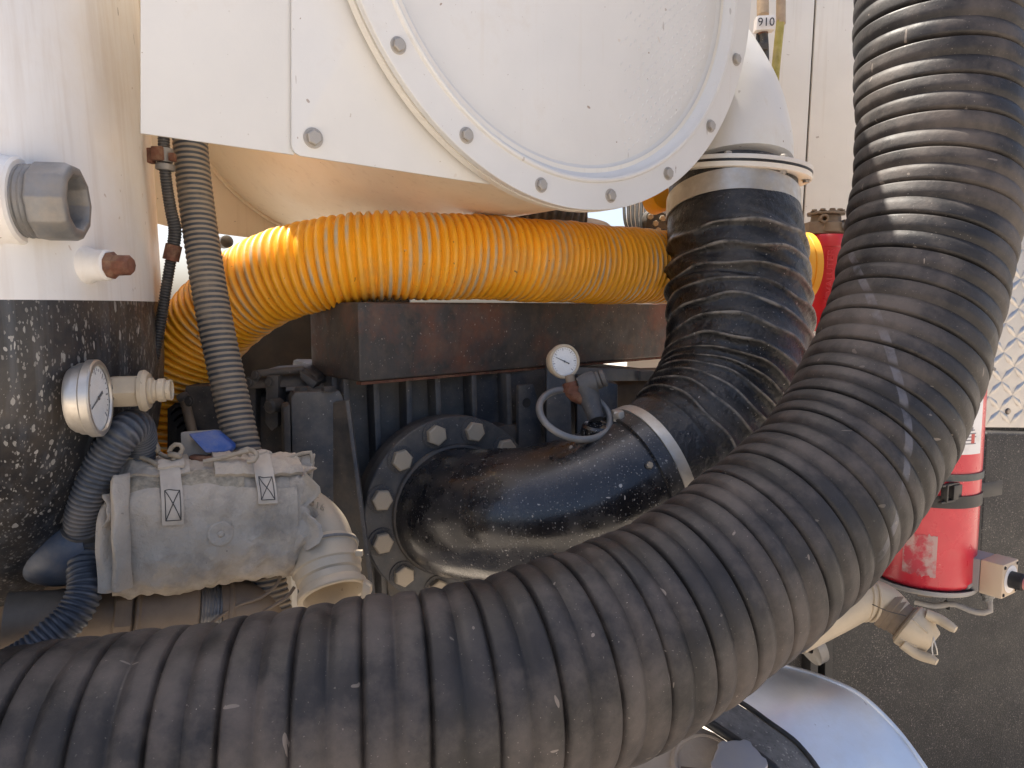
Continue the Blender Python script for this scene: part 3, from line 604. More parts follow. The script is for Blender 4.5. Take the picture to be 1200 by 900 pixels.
g1, u, v, a = gauge('tank_pressure_gauge', 'large steel dial gauge facing right on the black tank', gc, V3((0.975, 0.21, 0.03)).normalized(), 0.0455, 0.030, M_STEEL, 200)
obj('threaded_nipple', MB().lathe(gc - a*0.03, a, [(0, 0.011), (0.012, 0.011), (0.012, 0.014), (0.016, 0.014), (0.016, 0.011), (0.022, 0.011), (0.022, 0.014), (0.032, 0.014)], 20), M_ALU, g1)
obj('tank_boss', MB().lathe(gc - a*0.085, a, [(0, 0.026), (0.03, 0.024), (0.058, 0.0215), (0.060, 0.018)], 28), M_TANKB, g1)
# quick coupler beside the gauge
c0 = P(131, 459, 0.93); dq = (P(198, 457, 0.945) - c0); Lq = dq.length; dq.normalize()
qc = thing('quick_coupler', 'dusty hex quick coupler plug pointing right beside the large gauge', 'fitting', c0 - Z*0.02)
obj('hex_body', MB().lathe(c0, dq, [(-0.006, 0.018), (0.0, 0.0212), (0.031, 0.0212), (0.035, 0.018)], 6), M_ALU, qc, smooth=20, bevel=0.001)
obj('flange_washer', MB().lathe(c0, dq, [(0.034, 0.012), (0.034, 0.0255), (0.039, 0.0265), (0.044, 0.0225), (0.044, 0.012)], 36), M_ALU, qc)
obj('barbed_nose', MB().lathe(c0, dq, [(0.040, 0.0165), (0.048, 0.0165), (0.050, 0.0132), (0.053, 0.0132), (0.055, 0.0150), (0.062, 0.0150), (0.064, 0.0120), (0.068, 0.0120), (0.070, 0.0135), (Lq-0.002, 0.0128), (Lq, 0.0118), (Lq, 0.0085), (Lq-0.012, 0.0085), (Lq-0.012, 0.0)], 28, cap=False), M_ALU, qc)
b0, n0 = on_tank(95, 470)
obj('supply_nipple', MB().tube([b0 - n0*0.02, c0 + dq*0.004], 0.016, 16), M_TANKB, qc)

# blue-black manifold with two corrugated hoses
p, n = on_tank(62, 642)
mf = thing('tank_manifold', 'blue black conical outlet on the lower tank between two corrugated hoses', 'fitting', p - Z*0.09)
obj('cone', sweep([P(6, 585, 1.28), P(44, 615, 1.10), P(70, 636, 1.0), P(86, 640, 0.972), P(98, 637, 0.965), P(112, 634, 0.965)], [0.085, 0.074, 0.058, 0.046, 0.037, 0.030], seg=40, n=40), mat('blue_scuffed_steel', (0.03, 0.055, 0.10), 0.45, var=0.3, vscale=12, dust=((0.2, 0.17, 0.14), 0.54, 9, 0.6), bump=(60, 0.0006)), mf, smooth=60)
for q0, q1 in (((99, 628, 0.963), (97, 615, 0.95)), ((103, 643, 0.963), (100, 656, 0.95))):
    obj('hose_stub', MB().tube([P(*q0), P(*q1)], 0.0255, 24), M_BLUEST, mf)
s1 = [P(103, 633, 0.965), P(97, 610, 0.945), P(104, 578, 0.93), P(122, 540, 0.925), P(143, 510, 0.93), P(158, 500, 0.955), P(163, 520, 0.985), P(158, 552, 1.0), P(150, 600, 1.02)]
solo('corrugated_hose', sweep(s1, 0.0225, seg=36, n=int(length(s1)/0.0010), fn=ribs(0.0062, 0.0021, 0.8, 0)), M_BLUEHOSE, 'slate corrugated hose arching up below the large gauge', 'hose', P(97, 610, 0.945), 'corrugated hoses on the manifold', smooth=70)
s2 = [P(106, 640, 0.965), P(100, 662, 0.945), P(100, 690, 0.93), P(86, 720, 0.915), P(60, 745, 0.90), P(28, 770, 0.885), P(-30, 800, 0.87)]
solo('corrugated_hose', sweep(s2, 0.0215, seg=36, n=int(length(s2)/0.0010), fn=ribs(0.0068, 0.0024, 0.8, 0)), M_BLUEHOSE, 'slate corrugated hose bending down to the lower left corner', 'hose', P(28, 770, 0.885), 'corrugated hoses on the manifold', smooth=70)
fr = thing('tank_saddle', 'dusty brown steel saddle under the tank at lower left', 'bracket', P(60, 800, 1.0))
obj('web', poly([P(-140, 660, 0.98), P(140, 680, 1.08), P(140, 860, 1.08), P(-140, 860, 0.98)], V3((0, 0.02, 0))), M_BROWN, fr, bevel=0.003)
obj('upright', poly([P(52, 700, 1.0), P(64, 698, 1.0), P(64, 850, 1.0), P(52, 850, 1.0)], V3((0, 0.03, 0))), M_CAST, fr, bevel=0.002)

# ================================================================== CANVAS VALVE JACKET
J0, J1 = P(120, 619, 0.985), P(350, 605, 1.10)
jx = (J1-J0); JL = jx.length; jx.normalize(); jf = V3((jx.y, -jx.x, 0)).normalized(); ju = jf.cross(jx).normalized()
if ju.z < 0: ju = -ju
def J(s, th, off=0.0):
    """point on the stuffed jacket: s 0..1 along, th angle from the front towards the top"""
    c = J0 + jx*(s*JL)
    a = abs(math.cos(th))**0.82*(1 if math.cos(th) > 0 else -1); b = abs(math.sin(th))**0.82*(1 if math.sin(th) > 0 else -1)
    R = 0.084
    q = V3((s*7, math.cos(th)*1.6, math.sin(th)*1.6)); nz = noise.noise(q)*0.5 + noise.noise(q*2.3)*0.3 + noise.noise(q*5.1)*0.16
    R += 0.011*nz + 0.004*noise.noise(V3((s*22+3, math.cos(th)*3, math.sin(th)*3))) - 0.008*math.exp(-((s-0.03)/0.05)**2) + 0.004*math.sin(s*math.pi)
    R -= 0.006*math.exp(-((s-0.62)/0.10)**2)*max(0, math.cos(th+0.5))           # slumped middle
    if b < 0: b *= 1.02 - 0.12*s
    R += off
    return c + jf*(a*R*0.95) + ju*(b*R)
def patch(s0, s1, t0, t1, off, th=0.003, ns=24, nt_=24, skew=0.0, edge=None):
    m = MB(); g0, g1 = [], []
    for i in range(ns+1):
        for j in range(nt_+1):
            a, b = i/ns, j/nt_; s_ = s0+(s1-s0)*a + skew*(b-0.5); t_ = t0+(t1-t0)*b
            if edge: t_ += edge(a)*(b)
            g0.append(J(s_, t_, off+th)); g1.append(J(s_, t_, off-0.001))
    W = nt_+1; K = len(g0); fs = []
    for i in range(ns):
        for j in range(nt_):
            k = i*W+j; fs.append((k, k+W, k+W+1, k+1)); fs.append((K+k, K+k+1, K+k+W+1, K+k+W))
    for i in range(ns):
        k = i*W; fs.append((k, K+k, K+k+W, k+W)); k += nt_; fs.append((k, k+W, K+k+W, K+k))
    for j in range(nt_):
        k = j; fs.append((k, k+1, K+k+1, K+k)); k = ns*W+j; fs.append((k, K+k, K+k+1, k+1))
    return m.add(g0+g1, fs)
jk = thing('canvas_valve_jacket', 'stuffed grey canvas insulation jacket with two straps around a valve', 'jacket', P(230, 705, 1.05))
m = MB(); nsj, ntj = 72, 72
vs = [J(i/nsj, 2*math.pi*j/ntj, -0.014*(max(0, abs(i/nsj-0.5)*2-0.9)/0.1)) for i in range(nsj+1) for j in range(ntj)]
fs = [(i*ntj+j, i*ntj+(j+1) % ntj, (i+1)*ntj+(j+1) % ntj, (i+1)*ntj+j) for i in range(nsj) for j in range(ntj)] + [tuple(range(ntj))[::-1], tuple(nsj*ntj+j for j in range(ntj))]
obj('padded_body', m.add(vs, fs), M_CANVAS, jk, smooth=70)
obj('front_panel', patch(0.055, 0.93, math.radians(-110), math.radians(36), 0.002, 0.003, 50, 40, edge=lambda a: 0.10*math.sin(a*5)+0.14*a), M_CANVAS, jk, smooth=60)
obj('velcro_strip', patch(0.06, 0.66, math.radians(34), math.radians(63), 0.001, 0.003, 40, 10), M_VELCRO, jk, smooth=60)
obj('top_flap', patch(0.0, 0.40, math.radians(58), math.radians(120), 0.004, 0.004, 30, 12, edge=lambda a: 0.15*math.sin(a*9)), M_CANVAS, jk, smooth=60)
obj('top_flap', patch(0.52, 0.97, math.radians(52), math.radians(120), 0.004, 0.005, 30, 12, edge=lambda a: 0.2*math.sin(a*7+1)), M_CANVAS, jk, smooth=60)
for s0, t_lo, t_hi in ((0.262, 10, 78), (0.715, 22, 96)):
    stp = obj('strap', patch(s0, s0+0.098, math.radians(t_lo), math.radians(t_hi), 0.0075, 0.0025, 8, 24, skew=-0.02), M_STRAP, jk, smooth=60)
    sq = MB(); a, b = s0+0.016, s0+0.085; lo, hi = math.radians(t_lo+3), math.radians(t_lo+27)
    f = lambda s_, t_: J(s_ - 0.02*((t_-math.radians(t_lo))/math.radians(t_hi-t_lo)-0.5), t_, 0.0105)
    cs = [(a, lo), (b, lo), (b, hi), (a, hi)]
    for (q0, q1) in ((0, 1), (1, 2), (2, 3), (3, 0), (0, 2), (1, 3)):
        sq.tube([f(cs[q0][0]+(cs[q1][0]-cs[q0][0])*k/6, cs[q0][1]+(cs[q1][1]-cs[q0][1])*k/6) for k in range(7)], 0.0006, 5, n=8)
    obj('cross_stitch', sq, M_STITCH, stp)
    # buckle loop above the strap
    q = J(s0+0.05, math.radians(t_hi), 0.012)
    obj('strap_keeper', patch(s0-0.012, s0+0.112, math.radians(t_hi-14), math.radians(t_hi-4), 0.010, 0.003, 8, 6), M_STRAP, jk, smooth=60)
bp = J(0.545, math.radians(2), 0.004); bt = (J(0.56, math.radians(2)) - J(0.53, math.radians(2))).cross(J(0.545, math.radians(6)) - J(0.545, math.radians(-2))).normalized()
if bt.y > 0: bt = -bt
bt = (bt + jf).normalized()
obj('round_button', MB().lathe(bp - bt*0.002, bt, [(0, 0.0165), (0.003, 0.0165), (0.0042, 0.0150), (0.0042, 0.006), (0.0035, 0.0045), (0.0060, 0.0025), (0.0062, 0)], 36, cap=False), M_CANVAS, jk)
# gathered right end: ruffled skirt, torn edges
def ruffle(th0, th1, s0, flare, length_, seed, n=40, m_=12):
    mb = MB(); top, bot = [], []
    for i in range(n+1):
        t = th0 + (th1-th0)*i/n
        for j in range(m_+1):
            k = j/m_; wv = math.sin(i*0.62+seed)*0.010*k + noise.noise(V3((i*0.25, j*0.3, seed)))*0.012*k
            pnt = J(s0, t, 0.001 + flare*k + wv) + jx*(length_*k*(1+0.35*math.sin(i*0.9+seed)))
            top.append(pnt); bot.append(pnt + jx*0.0004 - (pnt - (J0+jx*(s0*JL))).normalized()*0.0025)
    W = m_+1; K = len(top); fs = []
    for i in range(n):
        for j in range(m_):
            k = i*W+j; fs.append((k, k+1, k+W+1, k+W)); fs.append((K+k, K+k+W, K+k+W+1, K+k+1))
    for i in range(n): k = i*W+m_; fs.append((k, K+k, K+k+W, k+W))
    for j in range(m_): k = j; fs.append((k, K+k, K+k+1, k+1)); k = n*W+j; fs.append((k, k+1, K+k+1, K+k))
    return mb.add(top+bot, fs)
obj('end_ruffle', ruffle(math.radians(-95), math.radians(85), 0.90, 0.004, 0.030, 1.3), M_CANVAS, jk, smooth=70)
obj('end_ruffle', ruffle(math.radians(-70), math.radians(60), 0.93, -0.012, 0.022, 4.1), M_CANVAS, jk, smooth=70)
fl = [P(338, 548, 1.10), P(368, 530, 1.10), P(361, 584, 1.095), P(347, 640, 1.08), P(334, 668, 1.07), P(341, 600, 1.085)]
obj('torn_flap', poly([P(327, 560, 1.07), P(366, 541, 1.085), P(362, 570, 1.085), P(350, 600, 1.08), P(340, 650, 1.07), P(331, 664, 1.065), P(338, 610, 1.07)], V3((0.003, 0.004, 0))), M_CANVAS, jk, bevel=0.001)
obj('torn_flap', poly([P(302, 548, 1.06), P(352, 566, 1.065), P(366, 545, 1.08), P(369, 531, 1.09), P(340, 538, 1.08)], V3((0.0, 0.004, -0.003))), M_CANVAS, jk, bevel=0.001)
# left end: folded collar flaps
def foldflap(pp_, wob=0.006, th=V3((0, 0.004, 0))):
    """wavy strip through centre points (x, y, depth, half width px)"""
    c = catmull([[*P(x, y, d), hw*d/FPX] for x, y, d, hw in pp_], 30); mb = MB(); vs = []
    for i, q in enumerate(c):
        for j in range(9):
            t = -1+2*j/8; off = V3((0, -wob*math.cos(t*2.6+0.4*math.sin(i*0.5)), 0))
            vs.append(V3(q[:3]) + jx*(t*q[3]) + off)
    K = len(vs); vs += [v_ + th for v_ in vs]; fs = []
    for i in range(29):
        for j in range(8): k = i*9+j; fs += [(k, k+1, k+10, k+9), (K+k, K+k+9, K+k+10, K+k+1)]
    for i in range(29): k = i*9; fs.append((k, k+9, K+k+9, K+k)); k += 8; fs.append((k, K+k, K+k+9, k+9))
    for j in range(8): k = j; fs.append((k, K+k, K+k+1, k+1)); k = 29*9+j; fs.append((k, k+1, K+k+1, K+k))
    return mb.add(vs, fs)
obj('collar_flap', foldflap([(138, 556, 0.925, 9), (137, 600, 0.905, 9), (139, 650, 0.905, 9), (140, 692, 0.92, 10)]), M_CANVAS, jk, smooth=70)
obj('collar_flap', foldflap([(128, 588, 0.935, 8), (121, 615, 0.92, 9), (124, 650, 0.918, 12), (129, 686, 0.92, 14), (129, 694, 0.922, 14)], 0.004), M_CANVAS, jk, smooth=70)
obj('collar_flap', foldflap([(126, 578, 0.925, 9), (130, 600, 0.912, 6), (124, 617, 0.91, 5)], 0.007), M_CANVAS, jk, smooth=70)
# cords lying on the jacket
cd = MB()
for pth in ([(138, 548, 0.96), (146, 540, 0.97), (160, 535, 0.975), (176, 540, 0.975), (186, 546, 0.97)],
            [(238, 541, 1.0), (262, 536, 1.01), (280, 531, 1.01), (292, 528, 1.02), (302, 531, 1.02)],
            [(280, 535, 1.02), (283, 528, 1.02), (291, 526, 1.02), (300, 531, 1.01), (300, 539, 1.0), (290, 541, 1.0)],
            [(318, 540, 1.06), (334, 538, 1.07), (352, 532, 1.08), (364, 530, 1.085), (366, 540, 1.085), (362, 556, 1.08)],
            [(180, 523, 1.0), (185, 530, 1.0), (194, 535, 1.0), (202, 537, 0.995), (210, 545, 0.98)],
            [(198, 530, 0.99), (203, 522, 0.99), (211, 521, 0.99), (214, 527, 0.99), (208, 534, 0.99), (202, 540, 0.985)],
            [(332, 664, 1.06), (325, 684, 1.05), (306, 700, 1.04), (282, 708, 1.03), (264, 718, 1.02), (244, 733, 1.0)],
            [(345, 688, 1.05), (336, 700, 1.04), (320, 710, 1.03), (302, 722, 1.02), (296, 732, 1.01)]):
    obj('cord', MB().tube([P(*q) for q in pth], 0.0031 if pth[-1][1] < 600 else 0.0024, 8), M_CORD if pth[-1][1] < 600 else M_BRASS, jk, smooth=70)
obj('cord_knot', MB().torus(P(183, 524, 0.998), (1, 0.4, 0.3), 0.0055, 0.0040, 14, 8).torus(P(205, 534, 0.99), (0.2, 0.5, 1), 0.006, 0.0038, 14, 8), M_CORD, jk, smooth=80)
# blue valve lever poking out of the jacket
lv = thing('blue_valve_lever', 'blue gripped valve lever on top of the canvas jacket', 'lever', P(236, 540, 1.05))
obj('lever_arm', MB().prism([P(211, 506, 1.06), P(252, 503, 1.08), P(262, 512, 1.07), P(246, 532, 1.04), P(213, 541, 1.05)], V3((0.004, 0.02, -0.004))), M_DUSTGREY, lv, bevel=0.003)
obj('grip', MB().prism([P(219, 508, 1.045), P(252, 503, 1.065), P(271, 519, 1.055), P(272, 524, 1.05), P(267, 530, 1.045), P(240, 531, 1.03)], V3((0.002, 0.014, -0.003))), M_BLUE, lv, bevel=0.005, bseg=3)
obj('stem_nut', MB().lathe(P(240, 541, 1.045), Z, [(-0.01, 0.022), (0.008, 0.022), (0.010, 0.018)], 6), M_RUST, lv, bevel=0.001)

# ================================================================== CAM-LOCK ELBOW to the right of the jacket
kp = [P(320, 602, 1.105), P(350, 606, 1.10), P(372, 625, 1.085), P(382, 655, 1.065), P(389, 690, 1.04)]
ck = thing('camlock_elbow', 'tan cast elbow fitting with open mouth beside the canvas jacket', 'fitting', P(389, 715, 1.04))
obj('elbow_body', sweep(kp[:4] + [P(384, 664, 1.058)], [0.044, 0.0455, 0.0455, 0.044, 0.044], seg=48, n=60), M_ALU, ck, smooth=60)
ka = (P(391, 698, 1.035) - P(379, 646, 1.07)).normalized(); k0 = P(379, 646, 1.07)
KL = (P(391, 698, 1.035) - k0).length
obj('adapter_barrel', MB().lathe(k0, ka, [(-0.008, 0.0465), (-0.006, 0.0498), (0.0, 0.0508), (0.003, 0.0481), (KL*0.30, 0.0476), (KL*0.34, 0.0492), (KL*0.40, 0.0492), (KL*0.43, 0.0471), (KL*0.60, 0.0460), (KL*0.64, 0.0433), (KL*0.78, 0.0439), (KL*0.84, 0.0481), (KL*0.97, 0.0498), (KL, 0.0487), (KL, 0.0423), (KL*0.9, 0.0401), (KL*0.3, 0.0385), (KL*0.3, 0.0)], 56, cap=False), M_ALU, ck)
obj('joint_band', MB().torus(k0 + ka*KL*0.0, ka, 0.0498, 0.0022, 56, 8), M_GREYMETAL, ck)
obj('band_clip', MB().box(P(421, 648, 1.04), (0.010, 0.008, 0.008)), M_ALU, ck, bevel=0.001)
obj('ear', MB().prism([P(425, 682, 1.02), P(434, 688, 1.02), P(434, 698, 1.02), P(422, 704, 1.02)], V3((0, 0.018, 0))), M_ALU, ck, bevel=0.003)
q = P(377, 600, 1.048)
obj('cast_number', textmesh('316', 0.015, P(372, 592, 1.043), (P(384, 597, 1.045) - P(364, 588, 1.043)), V3((0.2, -0.2, 1)), 0.0012), M_ALU, ck)
# brass pipework under the jacket
by = thing('brown_pipe_run', 'dusty brown threaded pipe run under the canvas jacket', 'pipe', P(200, 750, 1.03))
b0, b1 = P(112, 722, 0.985), P(292, 712, 1.07); bd = (b1-b0).normalized(); BL = (b1-b0).length
obj('left_pipe', MB().lathe(b0, bd, [(-0.1, 0.036), (BL*0.13, 0.036)], 32), M_BRASS, by)
obj('hex_union', MB().lathe(b0, bd, [(BL*0.10, 0.034), (BL*0.12, 0.043), (BL*0.22, 0.043), (BL*0.24, 0.036)], 8), M_BRASS, by, smooth=20, bevel=0.0015)
obj('valve_body', MB().lathe(b0, bd, [(BL*0.235, 0.036), (BL*0.25, 0.0455), (BL*0.265, 0.0455), (BL*0.28, 0.0425), (BL*0.62, 0.0435), (BL*0.64, 0.041), (BL*0.65, 0.036)], 40), M_BRASS, by)
obj('thread', MB().lathe(b0, bd, [(BL*0.64, 0.032)] + [(BL*0.66 + 0.0022*k, 0.0365-0.0012*(k % 2)) for k in range(13)] + [(BL*0.66+0.03, 0.032)], 32, cap=False), M_GREYMETAL, by)
obj('street_elbow', sweep([b0 + bd*BL*0.80, b0 + bd*BL*0.92, b0 + bd*BL*1.0 + V3((0.01, 0.0, -0.02)), b0 + bd*BL*1.03 + V3((0.012, 0, -0.08))], 0.040, seg=36, n=30), M_BRASS, by, smooth=60)
obj('elbow_bead', MB().torus(b0 + bd*BL*0.86, bd, 0.039, 0.0045, 40, 8), M_BRASS, by)
pk = thing('cream_support_post', 'cream painted post between the brown pipe and tan elbow', 'post', P(334, 780, 1.12))
obj('post', poly([P(318, 640, 1.14), P(340, 640, 1.14), P(346, 790, 1.14), P(330, 790, 1.14)], V3((0, 0.03, 0))), M_WHITEC, pk, bevel=0.002)
obj('foot', poly([P(310, 780, 1.13), P(356, 780, 1.13), P(356, 792, 1.13), P(310, 792, 1.13)], V3((0, 0.05, 0))), M_WHITEC, pk, bevel=0.002)

# ================================================================== GEARBOX AND BRACKETS left of the blower
gb = thing('gearbox_housing', 'dusty cast gearbox block behind the slanted grey hose', 'gearbox', P(270, 600, 1.36))
gu, gn = UN(30)
def slab(x0, y0, x1, y1, d, dep): return poly([P(x0, y0, d), P(x1, y0, d), P(x1, y1, d), P(x0, y1, d)], V3((0, dep, 0)))
obj('main_block', slab(212, 460, 392, 700, 1.38, 0.25), M_CAST, gb, bevel=0.012, bseg=3)
obj('left_cover', slab(216, 452, 300, 530, 1.355, 0.06), M_CAST, gb, bevel=0.006)
obj('top_flange', poly([P(290, 446, 1.34), P(306, 434, 1.37), P(356, 430, 1.38), P(372, 440, 1.36), P(372, 452, 1.345), P(290, 456, 1.335)], V3((0, 0.10, 0))), M_CAST, gb, bevel=0.004)
obj('top_bar', MB().tube([P(302, 438, 1.34), P(356, 433, 1.355)], 0.007, 12), M_CAST, gb)
obj('window_frame', poly([P(312, 440, 1.33), P(326, 440, 1.33), P(326, 500, 1.33), P(318, 506, 1.33), P(310, 496, 1.33)], V3((0, 0.05, 0))), M_CAST, gb, bevel=0.004)
obj('window_frame', poly([P(350, 434, 1.335), P(372, 448, 1.335), P(366, 456, 1.335), P(352, 444, 1.335)], V3((0, 0.05, 0))), M_CAST, gb, bevel=0.003)
obj('bearing_cap', MB().lathe(P(318, 476, 1.32), V3((-0.4, -0.9, 0)), [(-0.02, 0.013), (0.004, 0.013), (0.008, 0.009), (0.008, 0)], 20), M_CAST, gb)
for x, y in ((300, 440), (316, 448), (317, 475), (292, 448), (222, 470), (222, 515), (362, 497)): bolt(gb, P(x, y, 1.318), (-0.3, -0.9, 0.1), 0.0075, M_CAST)
obj('lower_cover', slab(300, 540, 332, 590, 1.36, 0.04), M_CAST, gb, bevel=0.004)
bl = thing('rubber_bellows', 'black rubber bellows with stepped folds at the left of the gearbox', 'bellows', P(205, 545, 1.37))
for k in range(6):
    x = 196 + k*3.6; y = 476 + k*8
    obj('fold', poly([P(x, y+3, 1.345), P(x+9, y-4, 1.345), P(x+17, y-4, 1.345), P(x+17, y+1, 1.345), P(x+10, y+2, 1.345), P(x+4, y+8, 1.345), P(x+4, 545, 1.345), P(x, 545, 1.345)], V3((0, 0.10, 0))), M_BLACK, bl, bevel=0.0012)
sh = thing('dusty_shaft_rod', 'short dusty rod slanting beside the black bellows', 'rod', P(232, 535, 1.33))
obj('rod', MB().tube([P(216, 468, 1.33), P(232, 532, 1.33)], 0.0085, 14), M_BRASS, sh)
obj('rod_end', MB().lathe(P(215, 466, 1.33), (-0.3, -0.5, 0.8), [(-0.006, 0.0105), (0.006, 0.0105), (0.008, 0.006)], 12), M_CAST, sh)
pb = thing('blue_black_mounting_plate', 'blue black mounting plate with two bolts between gearbox and flange', 'plate', P(370, 720, 1.30))
obj('face_plate', poly([P(341, 466, 1.275), P(346, 460, 1.275), P(398, 458, 1.295), P(402, 466, 1.295), P(404, 740, 1.295), P(346, 740, 1.275)], V3((-0.02, 0.05, 0))), M_BLUEST, pb, bevel=0.003)
obj('left_edge', poly([P(332, 478, 1.272), P(340, 474, 1.272), P(345, 740, 1.272), P(340, 740, 1.272)], V3((-0.02, 0.05, 0))), M_CAST, pb, bevel=0.002)
for x in (353, 385): bolt(pb, P(x, 459, 1.30), Z, 0.012, M_CAST)
gs = thing('gusset_angle', 'thin steel gusset plate edge leaning beside the flange bolts', 'bracket', P(425, 740, 1.27))
obj('gusset_web', poly([P(391, 472, 1.29), P(408, 470, 1.27), P(443, 742, 1.235), P(391, 742, 1.29)], V3((-0.010, 0.012, 0))), M_CAST, gs)
obj('gusset_lip', poly([P(406, 469, 1.268), P(410.5, 469, 1.268), P(446, 742, 1.233), P(441, 742, 1.233)], V3((0.0, -0.010, 0))), M_BLUEST, gs, bevel=0.001)
dk = thing('dark_engine_panel', 'dark speckled panel behind the yellow hose and beam end', 'panel', P(320, 470, 1.95))
obj('sheet', poly([P(262, 346, 1.98), P(480, 346, 1.98), P(480, 620, 1.98), P(262, 620, 1.98)], V3((0, 0.02, 0))), M_DARK, dk, bevel=0.003)
obj('edge_fold', poly([P(258, 346, 1.975), P(262, 346, 1.975), P(262, 620, 1.975), P(258, 620, 1.975)], V3((0, 0.06, 0))), M_DARK, dk)
# brown duct behind the small gauge with band clamp
du = thing('brown_duct', 'brown duct with a flat metal band behind the small gauge', 'duct', P(720, 520, 1.75))
d0, d1 = P(660, 470, 1.66), P(812, 462, 1.80); dd = (d1-d0).normalized()
obj('duct_wall', MB().lathe(d0, dd, [(0.05, 0.068), ((d1-d0).length, 0.068)], 64), M_BROWN, du)
obj('flat_band', poly([P(668, 430, 1.555), P(778, 434, 1.70), P(778, 446, 1.70), P(668, 447, 1.555)], V3((0, 0.004, 0))), M_GREYMETAL, du, bevel=0.001)
obj('band_buckle', MB().box(P(760, 440, 1.668), (0.05, 0.012, 0.022), (dd, V3((dd.y, -dd.x, 0)), Z)).lathe(P(774, 440, 1.68), dd, [(0, 0.008), (0.02, 0.008)], 10), M_GREYMETAL, du, bevel=0.003)
ub = thing('dark_pump_post', 'dark upright casting behind the small gauge', 'casting', P(660, 540, 1.50))
obj('upright', poly([P(640, 420, 1.50), P(668, 420, 1.50), P(672, 560, 1.50), P(640, 560, 1.50)], V3((0, 0.05, 0))), M_BLUEST, ub, bevel=0.006)
obj('side_cheek', poly([P(676, 440, 1.53), P(724, 450, 1.53), P(724, 560, 1.53), P(676, 560, 1.53)], V3((0, 0.05, 0))), M_BLUEST, ub, bevel=0.004)

# ================================================================== SMALL GAUGE AND STEEL RING on the elbow
gc2 = P(654, 424, 1.31)
g2, u, v, a = gauge('small_dial_gauge', 'small round dial gauge standing above the black elbow pipe', gc2, V3((0.42, -0.90, 0.10)).normalized(), 0.030, 0.026, M_ALU, 155, rings=False)
obj('stem', MB().tube([P(667, 440, 1.288), P(670, 452, 1.285)], 0.0085, 12), M_BRASS, g2)
obj('brass_elbow', MB().tube([P(668, 448, 1.286), P(672, 460, 1.285), P(684, 466, 1.283)], 0.014, 14).lathe(P(671, 456, 1.285), (0.2, 0, 1), [(-0.008, 0.016), (0.008, 0.016)], 6), M_RUST, g2, smooth=40)
st_ = obj('steel_stem', MB().tube([P(686, 452, 1.285), P(692, 470, 1.28), P(699, 492, 1.265)], [0.020, 0.018, 0.013], 18).lathe(P(690, 450, 1.285), (1, 0.1, 0.25), [(-0.02, 0.015), (-0.004, 0.021), (0.010, 0.021), (0.012, 0.016)], 18), M_BLUEST, g2, smooth=50)
obj('side_plug', MB().lathe(P(697, 447, 1.283), (0.9, -0.1, 0.35), [(0, 0.013), (0.004, 0.0155), (0.010, 0.0155), (0.011, 0.012), (0.013, 0.0155), (0.019, 0.0155), (0.021, 0.010)], 14), M_BLUEST, g2)
obj('pipe_boss', MB().lathe(P(700, 497, 1.262), (0.05, -0.2, 1), [(-0.03, 0.030), (-0.004, 0.026), (0.0, 0.022), (0.002, 0.010)], 28), M_PIPE, g2)
# the steel ring leans on the boss
rc = P(674, 485, 1.255)
rn = V3((0.30, -0.60, 0.78)).normalized(); ru = P(716, 466, 1.262) - P(632, 503, 1.248); ru = (ru - rn*ru.dot(rn)).normalized(); rv = rn.cross(ru)
m = MB(); vs = []; SG, RS = 72, 8
for i in range(SG):
    t = 2*math.pi*i/SG; d = ru*math.cos(t)*0.0655 + rv*math.sin(t)*0.0565; dn = (ru*math.cos(t) + rv*math.sin(t)).normalized()
    for k in range(RS):
        q_ = 2*math.pi*k/RS + math.pi/8; vs.append(rc + d + dn*math.cos(q_)*0.0062 + rn*math.sin(q_)*0.0062)
fs = [(i*RS+k, ((i+1) % SG)*RS+k, ((i+1) % SG)*RS+(k+1) % RS, i*RS+(k+1) % RS) for i in range(SG) for k in range(RS)]
solo('steel_ring', m.add(vs, fs), M_GREYMETAL, 'oval grey steel ring hanging around the small gauge fitting', 'ring', rc - Z*0.05, smooth=50)

# ================================================================== THINGS BEHIND THE ROUND COVER (in the gap under it)
sp1 = [P(560, 262, 1.80), P(600, 250, 1.78), P(640, 250, 1.80), P(672, 262, 1.85)]
solo('coiled_duct', sweep(sp1, 0.055, seg=32, n=int(length(sp1)/0.002), fn=ribs(0.019, 0.006, 1, 0)), M_BLUEHOSE, 'dusty corrugated duct in the gap under the round cover', 'hose', P(600, 280, 1.8), smooth=70)
solo('tan_round_cap', MB().lathe(P(685, 272, 1.82), (0.1, -0.35, 1), [(-0.05, 0.05), (0, 0.052), (0.012, 0.064), (0.020, 0.064), (0.024, 0.058), (0.024, 0)], 48), M_TAN, 'tan round cap just above the yellow hose', 'cap', P(685, 290, 1.82))
fn_ = thing('finned_blower_wheel', 'black finned wheel visible between round cover and rubber sleeve', 'wheel', P(755, 300, 1.95))
for k in range(11):
    t = k/10; obj('fin', MB().tube([P(731+k*5.2, 238, 1.98), P(733+k*4.6, 262, 1.95), P(742+k*3.4, 282, 1.94)], 0.0042, 6, n=8), M_BLACK, fn_)
obj('hub', MB().lathe(P(770, 262, 1.95), (0, -1, 0), [(-0.05, 0.045), (0, 0.042), (0.01, 0.03), (0.01, 0)], 24), M_CAST, fn_)
for x, y in ((768, 262), (776, 256), (771, 270), (762, 254)): bolt(fn_, P(x, y, 1.93), (0, -1, 0), 0.008, M_BOLT)
solo('yellow_end_cap', MB().lathe(P(774, 232, 1.72), (0.4, -0.8, 0.2), [(-0.03, 0.03), (0, 0.032), (0.008, 0.028), (0.008, 0)], 28), M_YELLOW, 'small yellow cap above the left of the rubber sleeve', 'cap', P(774, 248, 1.72))

